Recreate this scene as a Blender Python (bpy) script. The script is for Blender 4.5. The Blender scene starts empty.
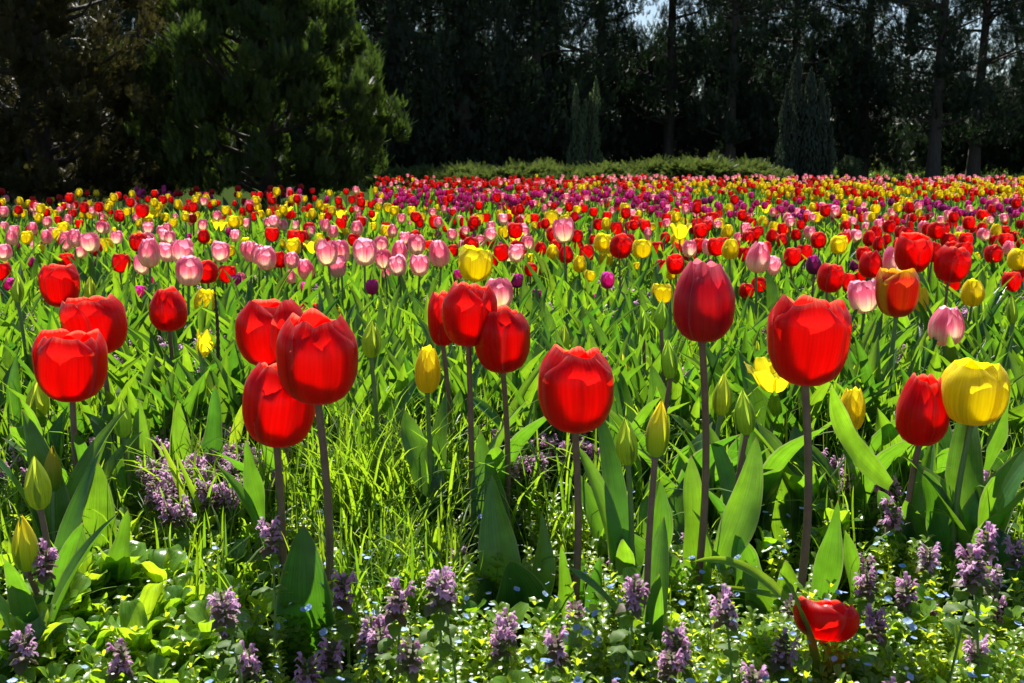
import bpy, math, random
import numpy as np
from mathutils import Vector, Matrix, Euler

R = math.radians
rng = np.random.default_rng(7)
random.seed(7)
sc = bpy.context.scene
col = sc.collection

# ------------------------------------------------------------------ camera, sky, sun, exposure
F = 1000.0                      # focal length in pixels of a 1024 px wide picture
HORIZON = 160.0
CAM_H = 0.55
PITCH = math.atan((341.5 - HORIZON) / F)
cam_d = bpy.data.cameras.new("camera")
cam = bpy.data.objects.new("camera", cam_d)
col.objects.link(cam)
cam_d.sensor_width = 36.0
cam_d.lens = F / 1024 * 36
cam_d.clip_start = 0.02
cam_d.clip_end = 2000
cam.location = (0, 0, CAM_H)
cam.rotation_euler = (math.pi / 2 - PITCH, 0, 0)
cam_d.dof.use_dof = True
cam_d.dof.focus_distance = 1.5
cam_d.dof.aperture_fstop = 22
sc.camera = cam

SUN_EL, SUN_AZ = 50.0, -8.0     # azimuth measured from +Y towards +X
w = bpy.data.worlds.new("World")
sc.world = w
w.use_nodes = True
wn = w.node_tree
bg = wn.nodes["Background"]
sky = wn.nodes.new("ShaderNodeTexSky")
sky.sky_type = 'NISHITA'
sky.sun_disc = False
sky.sun_elevation = R(SUN_EL)
sky.sun_rotation = R(SUN_AZ)
sky.air_density = 1.0
sky.dust_density = 0.3
wn.links.new(sky.outputs[0], bg.inputs[0])
bg.inputs[1].default_value = 0.05
sun_d = bpy.data.lights.new("sun", 'SUN')
sun = bpy.data.objects.new("sun", sun_d)
col.objects.link(sun)
sun_d.energy = 5.0
sun_d.angle = R(0.5)
sun_d.color = (1.0, 0.95, 0.86)
sdir = Vector((math.sin(R(SUN_AZ)) * math.cos(R(SUN_EL)), math.cos(R(SUN_AZ)) * math.cos(R(SUN_EL)), math.sin(R(SUN_EL))))
sun.rotation_euler = (-sdir).to_track_quat('-Z', 'Y').to_euler()
sun.location = (0, 5, 20)
sc.view_settings.view_transform = 'Standard'
sc.view_settings.look = 'None'
sc.view_settings.exposure = 1.18
sc.view_settings.gamma = 1.0
sc.cycles.max_bounces = 8
sc.cycles.diffuse_bounces = 4
sc.cycles.transmission_bounces = 6
sc.cycles.sample_clamp_indirect = 6

UP = Vector((0, math.sin(PITCH), math.cos(PITCH)))
FW = Vector((0, math.cos(PITCH), -math.sin(PITCH)))


def at(px, py, Y):
    """The point at ground distance Y seen at a pixel of the photograph; and metres per pixel there."""
    d = Vector(((px - 512) / F, 0, 0)) + UP * ((341.5 - py) / F) + FW
    s = Y / d.y
    return Vector((0, 0, CAM_H)) + d * s, s / F


def xpix(x, Y):
    return 512 + F * x / (Y * 1.0)


# ------------------------------------------------------------------ materials
def nodes_of(name):
    m = bpy.data.materials.new(name)
    m.use_nodes = True
    nt = m.node_tree
    nt.nodes.clear()
    return m, nt, nt.nodes.new("ShaderNodeOutputMaterial")


def N(nt, t, **kw):
    n = nt.nodes.new(t)
    for k, v in kw.items():
        setattr(n, k, v)
    return n


def mathn(nt, op, a, b=None, clamp=False):
    n = N(nt, "ShaderNodeMath", operation=op, use_clamp=clamp)
    for i, v in enumerate((a, b)):
        if v is None:
            continue
        if isinstance(v, (int, float)):
            n.inputs[i].default_value = v
        else:
            nt.links.new(v, n.inputs[i])
    return n.outputs[0]


def ramp(nt, fac, stops):
    n = N(nt, "ShaderNodeValToRGB")
    while len(n.color_ramp.elements) < len(stops):
        n.color_ramp.elements.new(0.5)
    for e, (p, c) in zip(n.color_ramp.elements, stops):
        e.position = p
        e.color = (*c, 1)
    nt.links.new(fac, n.inputs[0])
    return n.outputs[0]


def mixc(nt, fac, a, b, mode='MIX'):
    n = N(nt, "ShaderNodeMix", data_type='RGBA', blend_type=mode)
    for i, v in ((0, fac), (6, a), (7, b)):
        if isinstance(v, (int, float)):
            n.inputs[i].default_value = v
        elif isinstance(v, tuple):
            n.inputs[i].default_value = (*v, 1)
        else:
            nt.links.new(v, n.inputs[i])
    return n.outputs[2]


def uv_of(nt):
    u = N(nt, "ShaderNodeUVMap", uv_map="UVMap")
    s = N(nt, "ShaderNodeSeparateXYZ")
    nt.links.new(u.outputs[0], s.inputs[0])
    return u.outputs[0], s.outputs[0], s.outputs[1]


def rnd_of(nt, stuff):
    if stuff:
        a = N(nt, "ShaderNodeAttribute", attribute_name="tint")
        return a.outputs["Fac"]
    return N(nt, "ShaderNodeObjectInfo").outputs["Random"]


def leafy(name, refl, trans, rough=0.4, spec=0.4, mix=0.45, stuff=False, veins=60.0, edge=None, vein_amt=0.25):
    """Thin living leaf: refl and trans are lists of two colours blended per leaf."""
    m, nt, out = nodes_of(name)
    uv, u, v = uv_of(nt)
    r = rnd_of(nt, stuff)
    ca = mixc(nt, r, refl[0], refl[1])
    ct = mixc(nt, r, trans[0], trans[1])
    mp = N(nt, "ShaderNodeMapping")
    mp.inputs[3].default_value = (veins, 2.0, 1)
    nt.links.new(uv, mp.inputs[0])
    no = N(nt, "ShaderNodeTexNoise")
    no.inputs["Scale"].default_value = 1.0
    no.inputs["Detail"].default_value = 2
    nt.links.new(mp.outputs[0], no.inputs[0])
    geo = N(nt, "ShaderNodeNewGeometry")
    n2 = N(nt, "ShaderNodeTexNoise")
    n2.inputs["Scale"].default_value = 55.0
    n2.inputs["Detail"].default_value = 3
    nt.links.new(geo.outputs["Position"], n2.inputs[0])
    k = ramp(nt, no.outputs[0], [(0.3, (1 - vein_amt,) * 3), (0.7, (1 + vein_amt,) * 3)])
    k2 = ramp(nt, n2.outputs[0], [(0.3, (0.82,) * 3), (0.7, (1.15,) * 3)])
    k = mixc(nt, 1.0, k, k2, 'MULTIPLY')
    ca = mixc(nt, 1.0, ca, k, 'MULTIPLY')
    ct = mixc(nt, 1.0, ct, k, 'MULTIPLY')
    if edge:
        d = mathn(nt, 'ABSOLUTE', mathn(nt, 'SUBTRACT', u, 0.5))
        e = mathn(nt, 'MULTIPLY', mathn(nt, 'SUBTRACT', d, 0.455), 22.0, True)
        ca = mixc(nt, e, ca, edge)
        ct = mixc(nt, e, ct, edge)
        e2 = mathn(nt, 'MULTIPLY', mathn(nt, 'SUBTRACT', v, .965), 30.0, True)
        ca = mixc(nt, e2, ca, (.30, .20, .08))
        ct = mixc(nt, e2, ct, (.35, .22, .06))
    p = N(nt, "ShaderNodeBsdfPrincipled")
    p.inputs["Roughness"].default_value = rough
    p.inputs["Specular IOR Level"].default_value = spec
    nt.links.new(ca, p.inputs["Base Color"])
    if veins:
        bp = N(nt, "ShaderNodeBump")
        bp.inputs["Strength"].default_value = 0.25
        bp.inputs["Distance"].default_value = 0.001
        nt.links.new(no.outputs[0], bp.inputs["Height"])
        nt.links.new(bp.outputs[0], p.inputs["Normal"])
    t = N(nt, "ShaderNodeBsdfTranslucent")
    nt.links.new(ct, t.inputs[0])
    mx = N(nt, "ShaderNodeMixShader")
    mx.inputs[0].default_value = mix
    nt.links.new(p.outputs[0], mx.inputs[1])
    nt.links.new(t.outputs[0], mx.inputs[2])
    nt.links.new(mx.outputs[0], out.inputs[0])
    return m


def petal(name, stops_r, stops_t, flame=None, rough=0.3, mix=0.5, stuff=False, edge=None):
    """Tulip petal: colour along its length, fine lengthwise veins, an optional lengthwise flame and an optional margin."""
    m, nt, out = nodes_of(name)
    uv, u, v = uv_of(nt)
    mp = N(nt, "ShaderNodeMapping")
    mp.inputs[3].default_value = (34.0, 1.6, 1)
    nt.links.new(uv, mp.inputs[0])
    r = rnd_of(nt, stuff)
    no = N(nt, "ShaderNodeTexNoise", noise_dimensions='4D')
    no.inputs["Detail"].default_value = 3
    no.inputs["Scale"].default_value = 1.0
    nt.links.new(mp.outputs[0], no.inputs["Vector"])
    nt.links.new(mathn(nt, 'MULTIPLY', r, 37.0), no.inputs["W"])
    vj = mathn(nt, 'ADD', v, mathn(nt, 'MULTIPLY', mathn(nt, 'SUBTRACT', no.outputs[0], 0.5), 0.10))
    ca = ramp(nt, vj, stops_r)
    ct = ramp(nt, vj, stops_t)
    d = mathn(nt, 'ABSOLUTE', mathn(nt, 'SUBTRACT', u, 0.5))
    if flame:
        lo, hi, c_r, c_t, amt = flame
        mp2 = N(nt, "ShaderNodeMapping")
        mp2.inputs[3].default_value = (7.0, 1.1, 1)
        nt.links.new(uv, mp2.inputs[0])
        n3 = N(nt, "ShaderNodeTexNoise", noise_dimensions='4D')
        n3.inputs["Detail"].default_value = 4
        n3.inputs["Scale"].default_value = 1.0
        nt.links.new(mp2.outputs[0], n3.inputs["Vector"])
        nt.links.new(mathn(nt, 'MULTIPLY', r, 91.0), n3.inputs["W"])
        vv = mathn(nt, 'MULTIPLY', mathn(nt, 'SUBTRACT', v, lo), 1.0 / (hi - lo), True)
        f = mathn(nt, 'MULTIPLY', mathn(nt, 'SUBTRACT', mathn(nt, 'ADD', n3.outputs[0], mathn(nt, 'MULTIPLY', vv, 0.26)), 0.575), 6.0, True)
        f = mathn(nt, 'MULTIPLY', mathn(nt, 'MULTIPLY', f, vv), amt)
        ca = mixc(nt, f, ca, c_r)
        ct = mixc(nt, f, ct, c_t)
    if edge:
        e0, c_r, c_t = edge
        e = mathn(nt, 'MULTIPLY', mathn(nt, 'SUBTRACT', mathn(nt, 'ADD', d, mathn(nt, 'MULTIPLY', no.outputs[0], 0.08)), e0), 9.0, True)
        ca = mixc(nt, e, ca, c_r)
        ct = mixc(nt, e, ct, c_t)
    k = ramp(nt, no.outputs[0], [(0.3, (0.8,) * 3), (0.7, (1.08,) * 3)])
    ca = mixc(nt, 1.0, ca, k, 'MULTIPLY')
    ct = mixc(nt, 1.0, ct, k, 'MULTIPLY')
    p = N(nt, "ShaderNodeBsdfPrincipled")
    p.inputs["Roughness"].default_value = rough
    p.inputs["Specular IOR Level"].default_value = 0.35
    p.inputs["Sheen Weight"].default_value = 0.1
    p.inputs["Sheen Roughness"].default_value = 0.4
    nt.links.new(ca, p.inputs["Base Color"])
    bp = N(nt, "ShaderNodeBump")
    bp.inputs["Strength"].default_value = 0.2
    bp.inputs["Distance"].default_value = 0.001
    nt.links.new(no.outputs[0], bp.inputs["Height"])
    nt.links.new(bp.outputs[0], p.inputs["Normal"])
    t = N(nt, "ShaderNodeBsdfTranslucent")
    nt.links.new(ct, t.inputs[0])
    mx = N(nt, "ShaderNodeMixShader")
    mx.inputs[0].default_value = mix
    nt.links.new(p.outputs[0], mx.inputs[1])
    nt.links.new(t.outputs[0], mx.inputs[2])
    nt.links.new(mx.outputs[0], out.inputs[0])
    return m


def solid(name, c1, c2, rough=0.6, scale=30.0, bump=0.0, stretch=(1, 1, 1)):
    m, nt, out = nodes_of(name)
    tc = N(nt, "ShaderNodeTexCoord")
    mp = N(nt, "ShaderNodeMapping")
    mp.inputs[3].default_value = stretch
    nt.links.new(tc.outputs["Object"], mp.inputs[0])
    no = N(nt, "ShaderNodeTexNoise")
    no.inputs["Scale"].default_value = scale
    no.inputs["Detail"].default_value = 5
    nt.links.new(mp.outputs[0], no.inputs[0])
    c = ramp(nt, no.outputs[0], [(0.3, c1), (0.7, c2)])
    p = N(nt, "ShaderNodeBsdfPrincipled")
    p.inputs["Roughness"].default_value = rough
    nt.links.new(c, p.inputs["Base Color"])
    if bump:
        b = N(nt, "ShaderNodeBump")
        b.inputs["Strength"].default_value = bump
        b.inputs["Distance"].default_value = 0.02
        nt.links.new(no.outputs[0], b.inputs["Height"])
        nt.links.new(b.outputs[0], p.inputs["Normal"])
    nt.links.new(p.outputs[0], out.inputs[0])
    return m


CREAM = (0.75, 0.68, 0.42)


def petal_set(stuff):
    s = "_scattered" if stuff else ""
    return {
        'red': petal("red_petal" + s, [(0.0, (.75, .55, .25)), (0.05, (.55, .10, .05)), (0.13, (.50, .004, .005)), (0.92, (.52, .006, .008)), (1.0, (.72, .16, .15))],  # pale tip: natural rim plus a sun-grazed highlight painted into the colour
                     [(0.0, (.8, .6, .2)), (0.05, (.8, .2, .03)), (0.13, (.92, .007, .003)), (0.93, (.96, .010, .006)), (1.0, (.98, .16, .1))], stuff=stuff, mix=.62, edge=(.455, (.62, .13, .12), (.95, .16, .1))),
        'rose': petal("rose_red_petal" + s, [(0.0, (.75, .6, .3)), (0.06, (.55, .10, .05)), (0.15, (.42, .01, .02)), (0.75, (.5, .02, .05)), (1.0, (.72, .22, .3))],  # pink tips: sun highlight painted into the petal colour
                      [(0.0, (.8, .6, .2)), (0.06, (.8, .2, .03)), (0.15, (.8, .012, .02)), (0.8, (.9, .03, .06)), (1.0, (.95, .2, .25))], stuff=stuff, mix=.55, edge=(.46, (.65, .18, .2), (.95, .2, .2))),
        'flame': petal("red_and_gold_petal" + s, [(0.0, (.7, .5, .1)), (0.1, (.5, .08, .02)), (0.3, (.45, .012, .008)), (0.85, (.5, .03, .008)), (1.0, (.7, .35, .02))],
                       [(0.0, (.8, .6, .1)), (0.1, (.85, .1, .01)), (0.85, (.9, .05, .01)), (1.0, (.9, .5, .02))], stuff=stuff, edge=(0.34, (.75, .42, .02), (.9, .55, .02))),
        'yellow': petal("yellow_petal" + s, [(0.0, (.45, .5, .06)), (0.1, (.8, .66, .012)), (1.0, (.86, .74, .015))],
                        [(0.0, (.5, .6, .05)), (0.1, (.98, .82, .01)), (1.0, (1.0, .88, .015))], stuff=stuff, mix=0.55),
        'pink': petal("pink_and_white_petal" + s, [(0.0, (.6, .62, .3)), (0.12, (.8, .74, .6)), (0.45, (.88, .82, .72)), (1.0, (.86, .62, .62))],
                      [(0.0, (.6, .65, .2)), (0.12, (.95, .85, .55)), (0.5, (1.0, .92, .76)), (1.0, (1.0, .68, .70))],
                      flame=(0.15, 0.62, (.84, .17, .36), (.98, .26, .46), 0.8), stuff=stuff, mix=0.68),
        'purple': petal("magenta_petal" + s, [(0.0, (.35, .2, .2)), (0.15, (.50, .015, .20)), (1.0, (.66, .06, .36))],
                        [(0.0, (.5, .3, .3)), (0.15, (.85, .02, .32)), (1.0, (.96, .07, .52))], stuff=stuff),
        'dusk': petal("dark_purple_petal" + s, [(0.0, (.1, .12, .05)), (0.2, (.22, .02, .13)), (1.0, (.34, .04, .22))],
                      [(0.0, (.2, .2, .05)), (0.2, (.42, .02, .2)), (1.0, (.55, .04, .32))], stuff=stuff),
    }


PM = petal_set(False)
PS = petal_set(True)
M_bud = leafy("green_bud", [(.16, .27, .05), (.24, .31, .04)], [(.42, .66, .06), (.6, .66, .04)], rough=.4, mix=.5, veins=30)
M_budy = petal("yellowing_bud", [(0.0, (.12, .24, .04)), (0.35, (.25, .32, .03)), (0.8, (.55, .45, .02)), (1.0, (.6, .42, .02))],
               [(0.0, (.4, .65, .05)), (0.4, (.6, .7, .03)), (1.0, (.9, .7, .02))], mix=.5)
M_leaf = leafy("tulip_leaf", [(.025, .085, .038), (.042, .12, .04)], [(.11, .34, .012), (.28, .56, .014)], rough=.3, spec=.6, mix=.42, edge=(.3, .36, .12))
M_leafS = leafy("tulip_leaf_scattered", [(.026, .075, .025), (.055, .13, .03)], [(.09, .29, .012), (.34, .60, .015)], rough=.3, spec=.65, mix=.38, stuff=True)
M_grass = leafy("grass_blade", [(.06, .14, .02), (.10, .19, .025)], [(.22, .46, .012), (.42, .62, .015)], rough=.35, spec=.5, mix=.45, stuff=True, veins=12)
M_cover = leafy("speedwell_leaf", [(.09, .19, .02), (.16, .27, .03)], [(.5, .68, .015), (.66, .78, .02)], rough=.35, spec=.6, mix=.5, stuff=True, veins=6)
M_weed = leafy("weed_leaf", [(.08, .18, .02), (.12, .24, .03)], [(.40, .68, .015), (.56, .76, .02)], rough=.25, spec=.6, mix=.45, veins=10)
M_weedS = leafy("weed_leaf_scattered", [(.06, .16, .02), (.12, .24, .03)], [(.30, .58, .012), (.56, .76, .02)], rough=.28, spec=.6, mix=.45, stuff=True, veins=10)
M_nettle = leafy("nettle_leaf", [(.10, .06, .05), (.10, .10, .04)], [(.26, .16, .06), (.25, .3, .05)], rough=.55, mix=.35, veins=8)
M_nettleG = leafy("nettle_green_leaf", [(.06, .13, .02), (.08, .15, .02)], [(.28, .48, .02), (.34, .52, .02)], rough=.6, mix=.45, veins=8)
M_mauve = leafy("mauve_blossom", [(.58, .30, .54), (.66, .42, .64)], [(.76, .42, .68), (.82, .56, .78)], rough=.6, mix=.4, veins=5, vein_amt=.2)
M_nettleS = leafy("nettle_leaf_scattered", [(.08, .08, .04), (.07, .12, .03)], [(.25, .2, .06), (.25, .38, .04)], rough=.55, mix=.38, stuff=True, veins=8)
M_mauveS = leafy("mauve_blossom_scattered", [(.58, .30, .54), (.66, .42, .64)], [(.76, .42, .68), (.82, .56, .78)], rough=.6, mix=.4, stuff=True, veins=5)
M_blue = leafy("blue_blossom", [(.24, .40, .82), (.42, .56, .86)], [(.3, .48, .88), (.5, .64, .9)], rough=.6, mix=.35, stuff=True, veins=4)
M_white = leafy("white_blossom_and_glint", [(.78, .78, .74), (.8, .8, .78)], [(.7, .72, .66), (.75, .78, .7)], rough=.6, mix=.3, stuff=True, veins=4, vein_amt=.05)
M_dand = leafy("dandelion_floret", [(.75, .42, .01), (.8, .5, .01)], [(.85, .5, .01), (.9, .6, .01)], rough=.6, mix=.35, veins=4)
M_stemG = solid("green_stem", (.10, .19, .05), (.15, .25, .07), rough=.45, scale=60)
M_stemP = solid("purple_stem", (.15, .08, .07), (.22, .14, .10), rough=.45, scale=60)
M_stalk = solid("withered_stalk", (.05, .035, .02), (.1, .075, .04), rough=.8, scale=80)
M_bark = solid("dark_bark", (.035, .028, .022), (.075, .06, .05), rough=.9, scale=9, bump=.8, stretch=(3, 3, .5))
M_soil = solid("soil_and_moss", (.02, .034, .009), (.04, .065, .015), rough=1.0, scale=14, bump=.5)
for n_ in M_soil.node_tree.nodes:
    if n_.type == 'BSDF_PRINCIPLED':
        n_.inputs["Specular IOR Level"].default_value = 0.0


def conifer_mat(name, a, b, trans, mix=.25):
    return leafy(name, [a, b], [trans, tuple(min(1, x * 1.4) for x in trans)], rough=.5, spec=.25, mix=mix, stuff=True, veins=5, vein_amt=.35)


M_dark = conifer_mat("dark_conifer_foliage", (.014, .026, .016), (.027, .043, .024), (.022, .045, .016))
M_green = conifer_mat("green_juniper_foliage", (.022, .040, .010), (.048, .072, .014), (.08, .14, .016), .3)
M_brown = conifer_mat("bronze_conifer_foliage", (.024, .027, .010), (.055, .048, .017), (.08, .075, .02), .28)
M_low = conifer_mat("olive_juniper_foliage", (.035, .06, .018), (.07, .095, .025), (.12, .17, .03), .3)
M_yew = conifer_mat("grey_green_yew_foliage", (.055, .08, .04), (.10, .13, .065), (.16, .22, .08), .32)
M_yewd = conifer_mat("dark_yew_foliage", (.015, .026, .017), (.035, .05, .032), (.06, .09, .05), .22)
M_light = conifer_mat("light_green_foliage", (.07, .13, .02), (.12, .18, .03), (.35, .5, .05), .45)


# ------------------------------------------------------------------ mesh helpers
class Mesh:
    """Collects quads with UVs, a tint and material slots and links them as one mesh object."""

    def __init__(s):
        s.V, s.F, s.UV, s.M, s.T, s.n = [], [], [], [], [], 0

    def add(s, V, Fc, UV, mi=0, tint=None):
        V = np.asarray(V, float)
        Fc = np.asarray(Fc, int)
        s.V.append(V)
        s.F.append(Fc + s.n)
        s.UV.append(np.asarray(UV, float))
        s.M.append(np.full(len(Fc), mi) if np.isscalar(mi) else np.asarray(mi))
        s.T.append(np.zeros(len(V)) if tint is None else (np.full(len(V), tint) if np.isscalar(tint) else tint))
        s.n += len(V)
        return s

    def arrays(s):
        return (np.concatenate(s.V), np.concatenate(s.F), np.concatenate(s.UV), np.concatenate(s.M), np.concatenate(s.T))

    def data(s, name, mats):
        V, Fc, UV, M, T = s.arrays()
        me = bpy.data.meshes.new(name)
        me.vertices.add(len(V))
        me.vertices.foreach_set("co", V.astype(np.float32).ravel())
        nf = len(Fc)
        me.loops.add(nf * 4)
        me.loops.foreach_set("vertex_index", Fc.astype(np.int32).ravel())
        me.polygons.add(nf)
        me.polygons.foreach_set("loop_start", np.arange(0, nf * 4, 4, dtype=np.int32))
        try:
            me.polygons.foreach_set("loop_total", np.full(nf, 4, dtype=np.int32))
        except Exception:
            pass
        me.polygons.foreach_set("material_index", M.astype(np.int32))
        me.polygons.foreach_set("use_smooth", np.ones(nf, dtype=bool))
        ul = me.uv_layers.new(name="UVMap")
        ul.data.foreach_set("uv", UV[Fc.ravel()].astype(np.float32).ravel())
        at_ = me.attributes.new("tint", 'FLOAT', 'POINT')
        at_.data.foreach_set("value", T.astype(np.float32))
        for m in (mats if isinstance(mats, (list, tuple)) else [mats]):
            me.materials.append(m)
        me.update(calc_edges=True)
        me.validate()
        return me

    def obj(s, name, mats, parent=None):
        return link(name, s.data(name, mats), parent)


def link(name, data, parent=None):
    o = bpy.data.objects.new(name, data)
    col.objects.link(o)
    if parent is not None:
        o.parent = parent
    return o


def tag(o, label=None, cat=None, group=None, kind=None):
    if label:
        o["label"] = label
    if cat:
        o["category"] = cat
    if group:
        o["group"] = group
    if kind:
        o["kind"] = kind
    return o


def copy_tree(o, parent=None):
    c = o.copy()
    col.objects.link(c)
    if parent is not None:
        c.parent = parent
    for ch in list(o.children):
        copy_tree(ch, c)
    return c


def grid_faces(nu, nv):
    i = np.arange(nv - 1)[:, None] * nu + np.arange(nu - 1)[None, :]
    i = i.ravel()
    return np.stack([i, i + 1, i + nu + 1, i + nu], 1)


def smooth_interp(x, xs, ys):
    """Monotone cubic through given points."""
    xs, ys = np.asarray(xs, float), np.asarray(ys, float)
    d = np.diff(ys) / np.diff(xs)
    m = np.concatenate([[d[0]], (d[:-1] + d[1:]) / 2, [d[-1]]])
    m[1:-1][d[:-1] * d[1:] <= 0] = 0
    k = np.clip(np.searchsorted(xs, x, 'right') - 1, 0, len(xs) - 2)
    h = xs[k + 1] - xs[k]
    t = (x - xs[k]) / h
    return (ys[k] * (1 + 2 * t) * (1 - t) ** 2 + m[k] * h * t * (1 - t) ** 2 + ys[k + 1] * t * t * (3 - 2 * t) + m[k + 1] * h * t * t * (t - 1))


PROF_V = [0, .08, .2, .4, .6, .8, 1]
PROF = {
    'cup': ([.10, .44, .76, 1.0, 1.03, .94, .64], [0, .025, .12, .36, .60, .82, 1.0], 1.22),
    'egg': ([.10, .42, .74, .99, .97, .78, .5], [0, .025, .12, .36, .60, .82, 1.0], 1.2),
    'vase': ([.10, .42, .74, .98, 1.03, 1.0, .80], [0, .025, .12, .36, .60, .82, 1.0], 1.12),
    'open': ([.10, .5, .92, 1.3, 1.6, 1.85, 2.1], [0, .04, .14, .36, .60, .8, .92], .62),
    'bud': ([.25, .62, .9, 1.0, .82, .46, .05], [0, .06, .2, .42, .63, .82, 1.0], 1.3),
}


def petal_grid(style, H, Rr, ang, inner, rg, nu=11, nv=14, wild=1.0):
    pr, pz, A = PROF[style]
    t = np.linspace(0, 1, nv)
    v = 1 - (1 - t) ** 1.45
    r = smooth_interp(v, PROF_V, pr)
    z = smooth_interp(v, PROF_V, pz)
    top = .54 if style != 'bud' else .35
    p = 3.4 if style != 'bud' else 1.5
    xt = np.clip((v - top) / (1 - top), 0, 1)
    if style == 'bud':
        a = A * np.sqrt(np.clip(1 - xt ** p, 0, 1))
    else:
        a = A * (1 - .32 * xt ** 2.6)
    a = a * np.clip(.72 + v * 1.4, 0, 1)
    lean = rg.uniform(-.08, .09) * wild
    ph = rg.uniform(0, 6.28, 3)
    u = np.linspace(-1, 1, nu)
    U, Vv = np.meshgrid(u, v)
    rr = r[:, None] * (1 + lean * Vv ** 2)
    rr = rr * (.925 if inner else 1.0)
    rr = rr - .055 * np.abs(U) ** 2.2 * np.sin(np.pi * np.clip(Vv, 0, 1)) * (0 if style == 'bud' else 1)
    rr = rr - .035 * np.exp(-(U / .14) ** 2) * np.sin(np.pi * np.clip(Vv * 1.05, 0, 1)) * (.4 if style == 'bud' else 1)
    rr = rr + wild * .022 * np.sin(3.2 * U + ph[0]) * Vv ** 2 + wild * .012 * np.sin(7 * U + ph[1]) * Vv ** 3
    hh = rg.uniform(.94, 1.04) if style != 'bud' else 1
    zz = z[:, None] * hh + (.025 if style != 'bud' else 0) * (1 - U ** 2) * Vv ** 3 + wild * .025 * np.sin(4.3 * U + ph[2]) * Vv ** 4 - .0 * U
    if style != 'bud':
        zz = zz - (.035 * U ** 2 + .06 * np.abs(U) ** 5) * (xt ** 1.5)[:, None] * (1.6 if style == 'open' else 1)
    th = ang + U * a[:, None] + .03 * np.sin(2 * Vv * 3 + ph[0]) * wild
    X = Rr * rr * np.cos(th)
    Y = Rr * rr * np.sin(th)
    Z = H * zz
    V = np.stack([X, Y, Z], -1).reshape(-1, 3)
    UV = np.stack([(U + 1) / 2, Vv], -1).reshape(-1, 2)
    return V, grid_faces(nu, nv), UV


def bloom_petals(style, H, Rr, rg, nu=11, nv=14, wild=1.0):
    a0 = rg.uniform(0, 6.28)
    return [petal_grid(style, H, Rr, a0 + k * math.pi / 3, k % 2, rg, nu, nv, wild) for k in range(6)]


def tube(points, radii, ns=8, uvs=True):
    P = np.asarray(points, float)
    n = len(P)
    T = np.gradient(P, axis=0)
    T /= np.linalg.norm(T, axis=1)[:, None] + 1e-9
    ref = np.array([0.31, 0.95, 0.05])
    A = np.cross(T, ref)
    A /= np.linalg.norm(A, axis=1)[:, None] + 1e-9
    B = np.cross(T, A)
    th = np.linspace(0, 2 * np.pi, ns + 1)
    rad = np.asarray(radii, float)
    V = P[:, None, :] + rad[:, None, None] * (np.cos(th)[None, :, None] * A[:, None, :] + np.sin(th)[None, :, None] * B[:, None, :])
    UV = np.stack(np.meshgrid(th / (2 * np.pi), np.linspace(0, 1, n)), -1)
    return V.reshape(-1, 3), grid_faces(ns + 1, n), UV.reshape(-1, 2)


def stem_geo(p0, p1, r0, r1, bend=(0, 0), n=8, ns=8):
    t = np.linspace(0, 1, n)
    p0, p1 = np.asarray(p0, float), np.asarray(p1, float)
    P = p0 + (p1 - p0) * t[:, None]
    b = np.sin(np.pi * t)
    P[:, 0] += bend[0] * b
    P[:, 1] += bend[1] * b
    return tube(P, r0 + (r1 - r0) * t, ns)


W_T = [0, .12, .35, .6, .82, .94, 1]
W_W = [.42, .72, 1.0, .86, .5, .22, .01]
W_G = [1, 1, .95, .8, .5, .25, .01]


def leaf_geo(P0, P1, ctrl, width, face, fold=.35, wave=.0, twist=0., nu=5, nv=12, prof=None, ph=0., curl=0.):
    """A lanceolate leaf along a quadratic curve; face is the direction its channel opens to."""
    P0, P1, C = (np.asarray(x, float) for x in (P0, P1, ctrl))
    t = np.linspace(0, 1, nv)
    P = ((1 - t) ** 2)[:, None] * P0 + (2 * t * (1 - t))[:, None] * C + (t ** 2)[:, None] * P1
    T = np.gradient(P, axis=0)
    T /= np.linalg.norm(T, axis=1)[:, None] + 1e-9
    f = np.asarray(face, float)
    S = np.cross(T, f)
    S /= np.linalg.norm(S, axis=1)[:, None] + 1e-9
    Nn = np.cross(S, T)
    if twist:
        c, s = np.cos(twist * t)[:, None], np.sin(twist * t)[:, None]
        S, Nn = S * c + Nn * s, Nn * c - S * s
    wd = width / 2 * smooth_interp(t, W_T, prof or W_W)
    u = np.linspace(-1, 1, nu)
    V = (P[:, None, :] + S[:, None, :] * (u[None, :, None] * wd[:, None, None])
         + Nn[:, None, :] * ((np.abs(u)[None, :] ** 1.3 * fold * wd[:, None] + wave * width * np.sin(9 * t + ph)[:, None] * (u * np.abs(u))[None, :] * np.sin(np.pi * t)[:, None])[:, :, None]))
    UV = np.stack(np.meshgrid((u + 1) / 2, t), -1)
    return V.reshape(-1, 3), grid_faces(nu, nv), UV.reshape(-1, 2)


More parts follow.
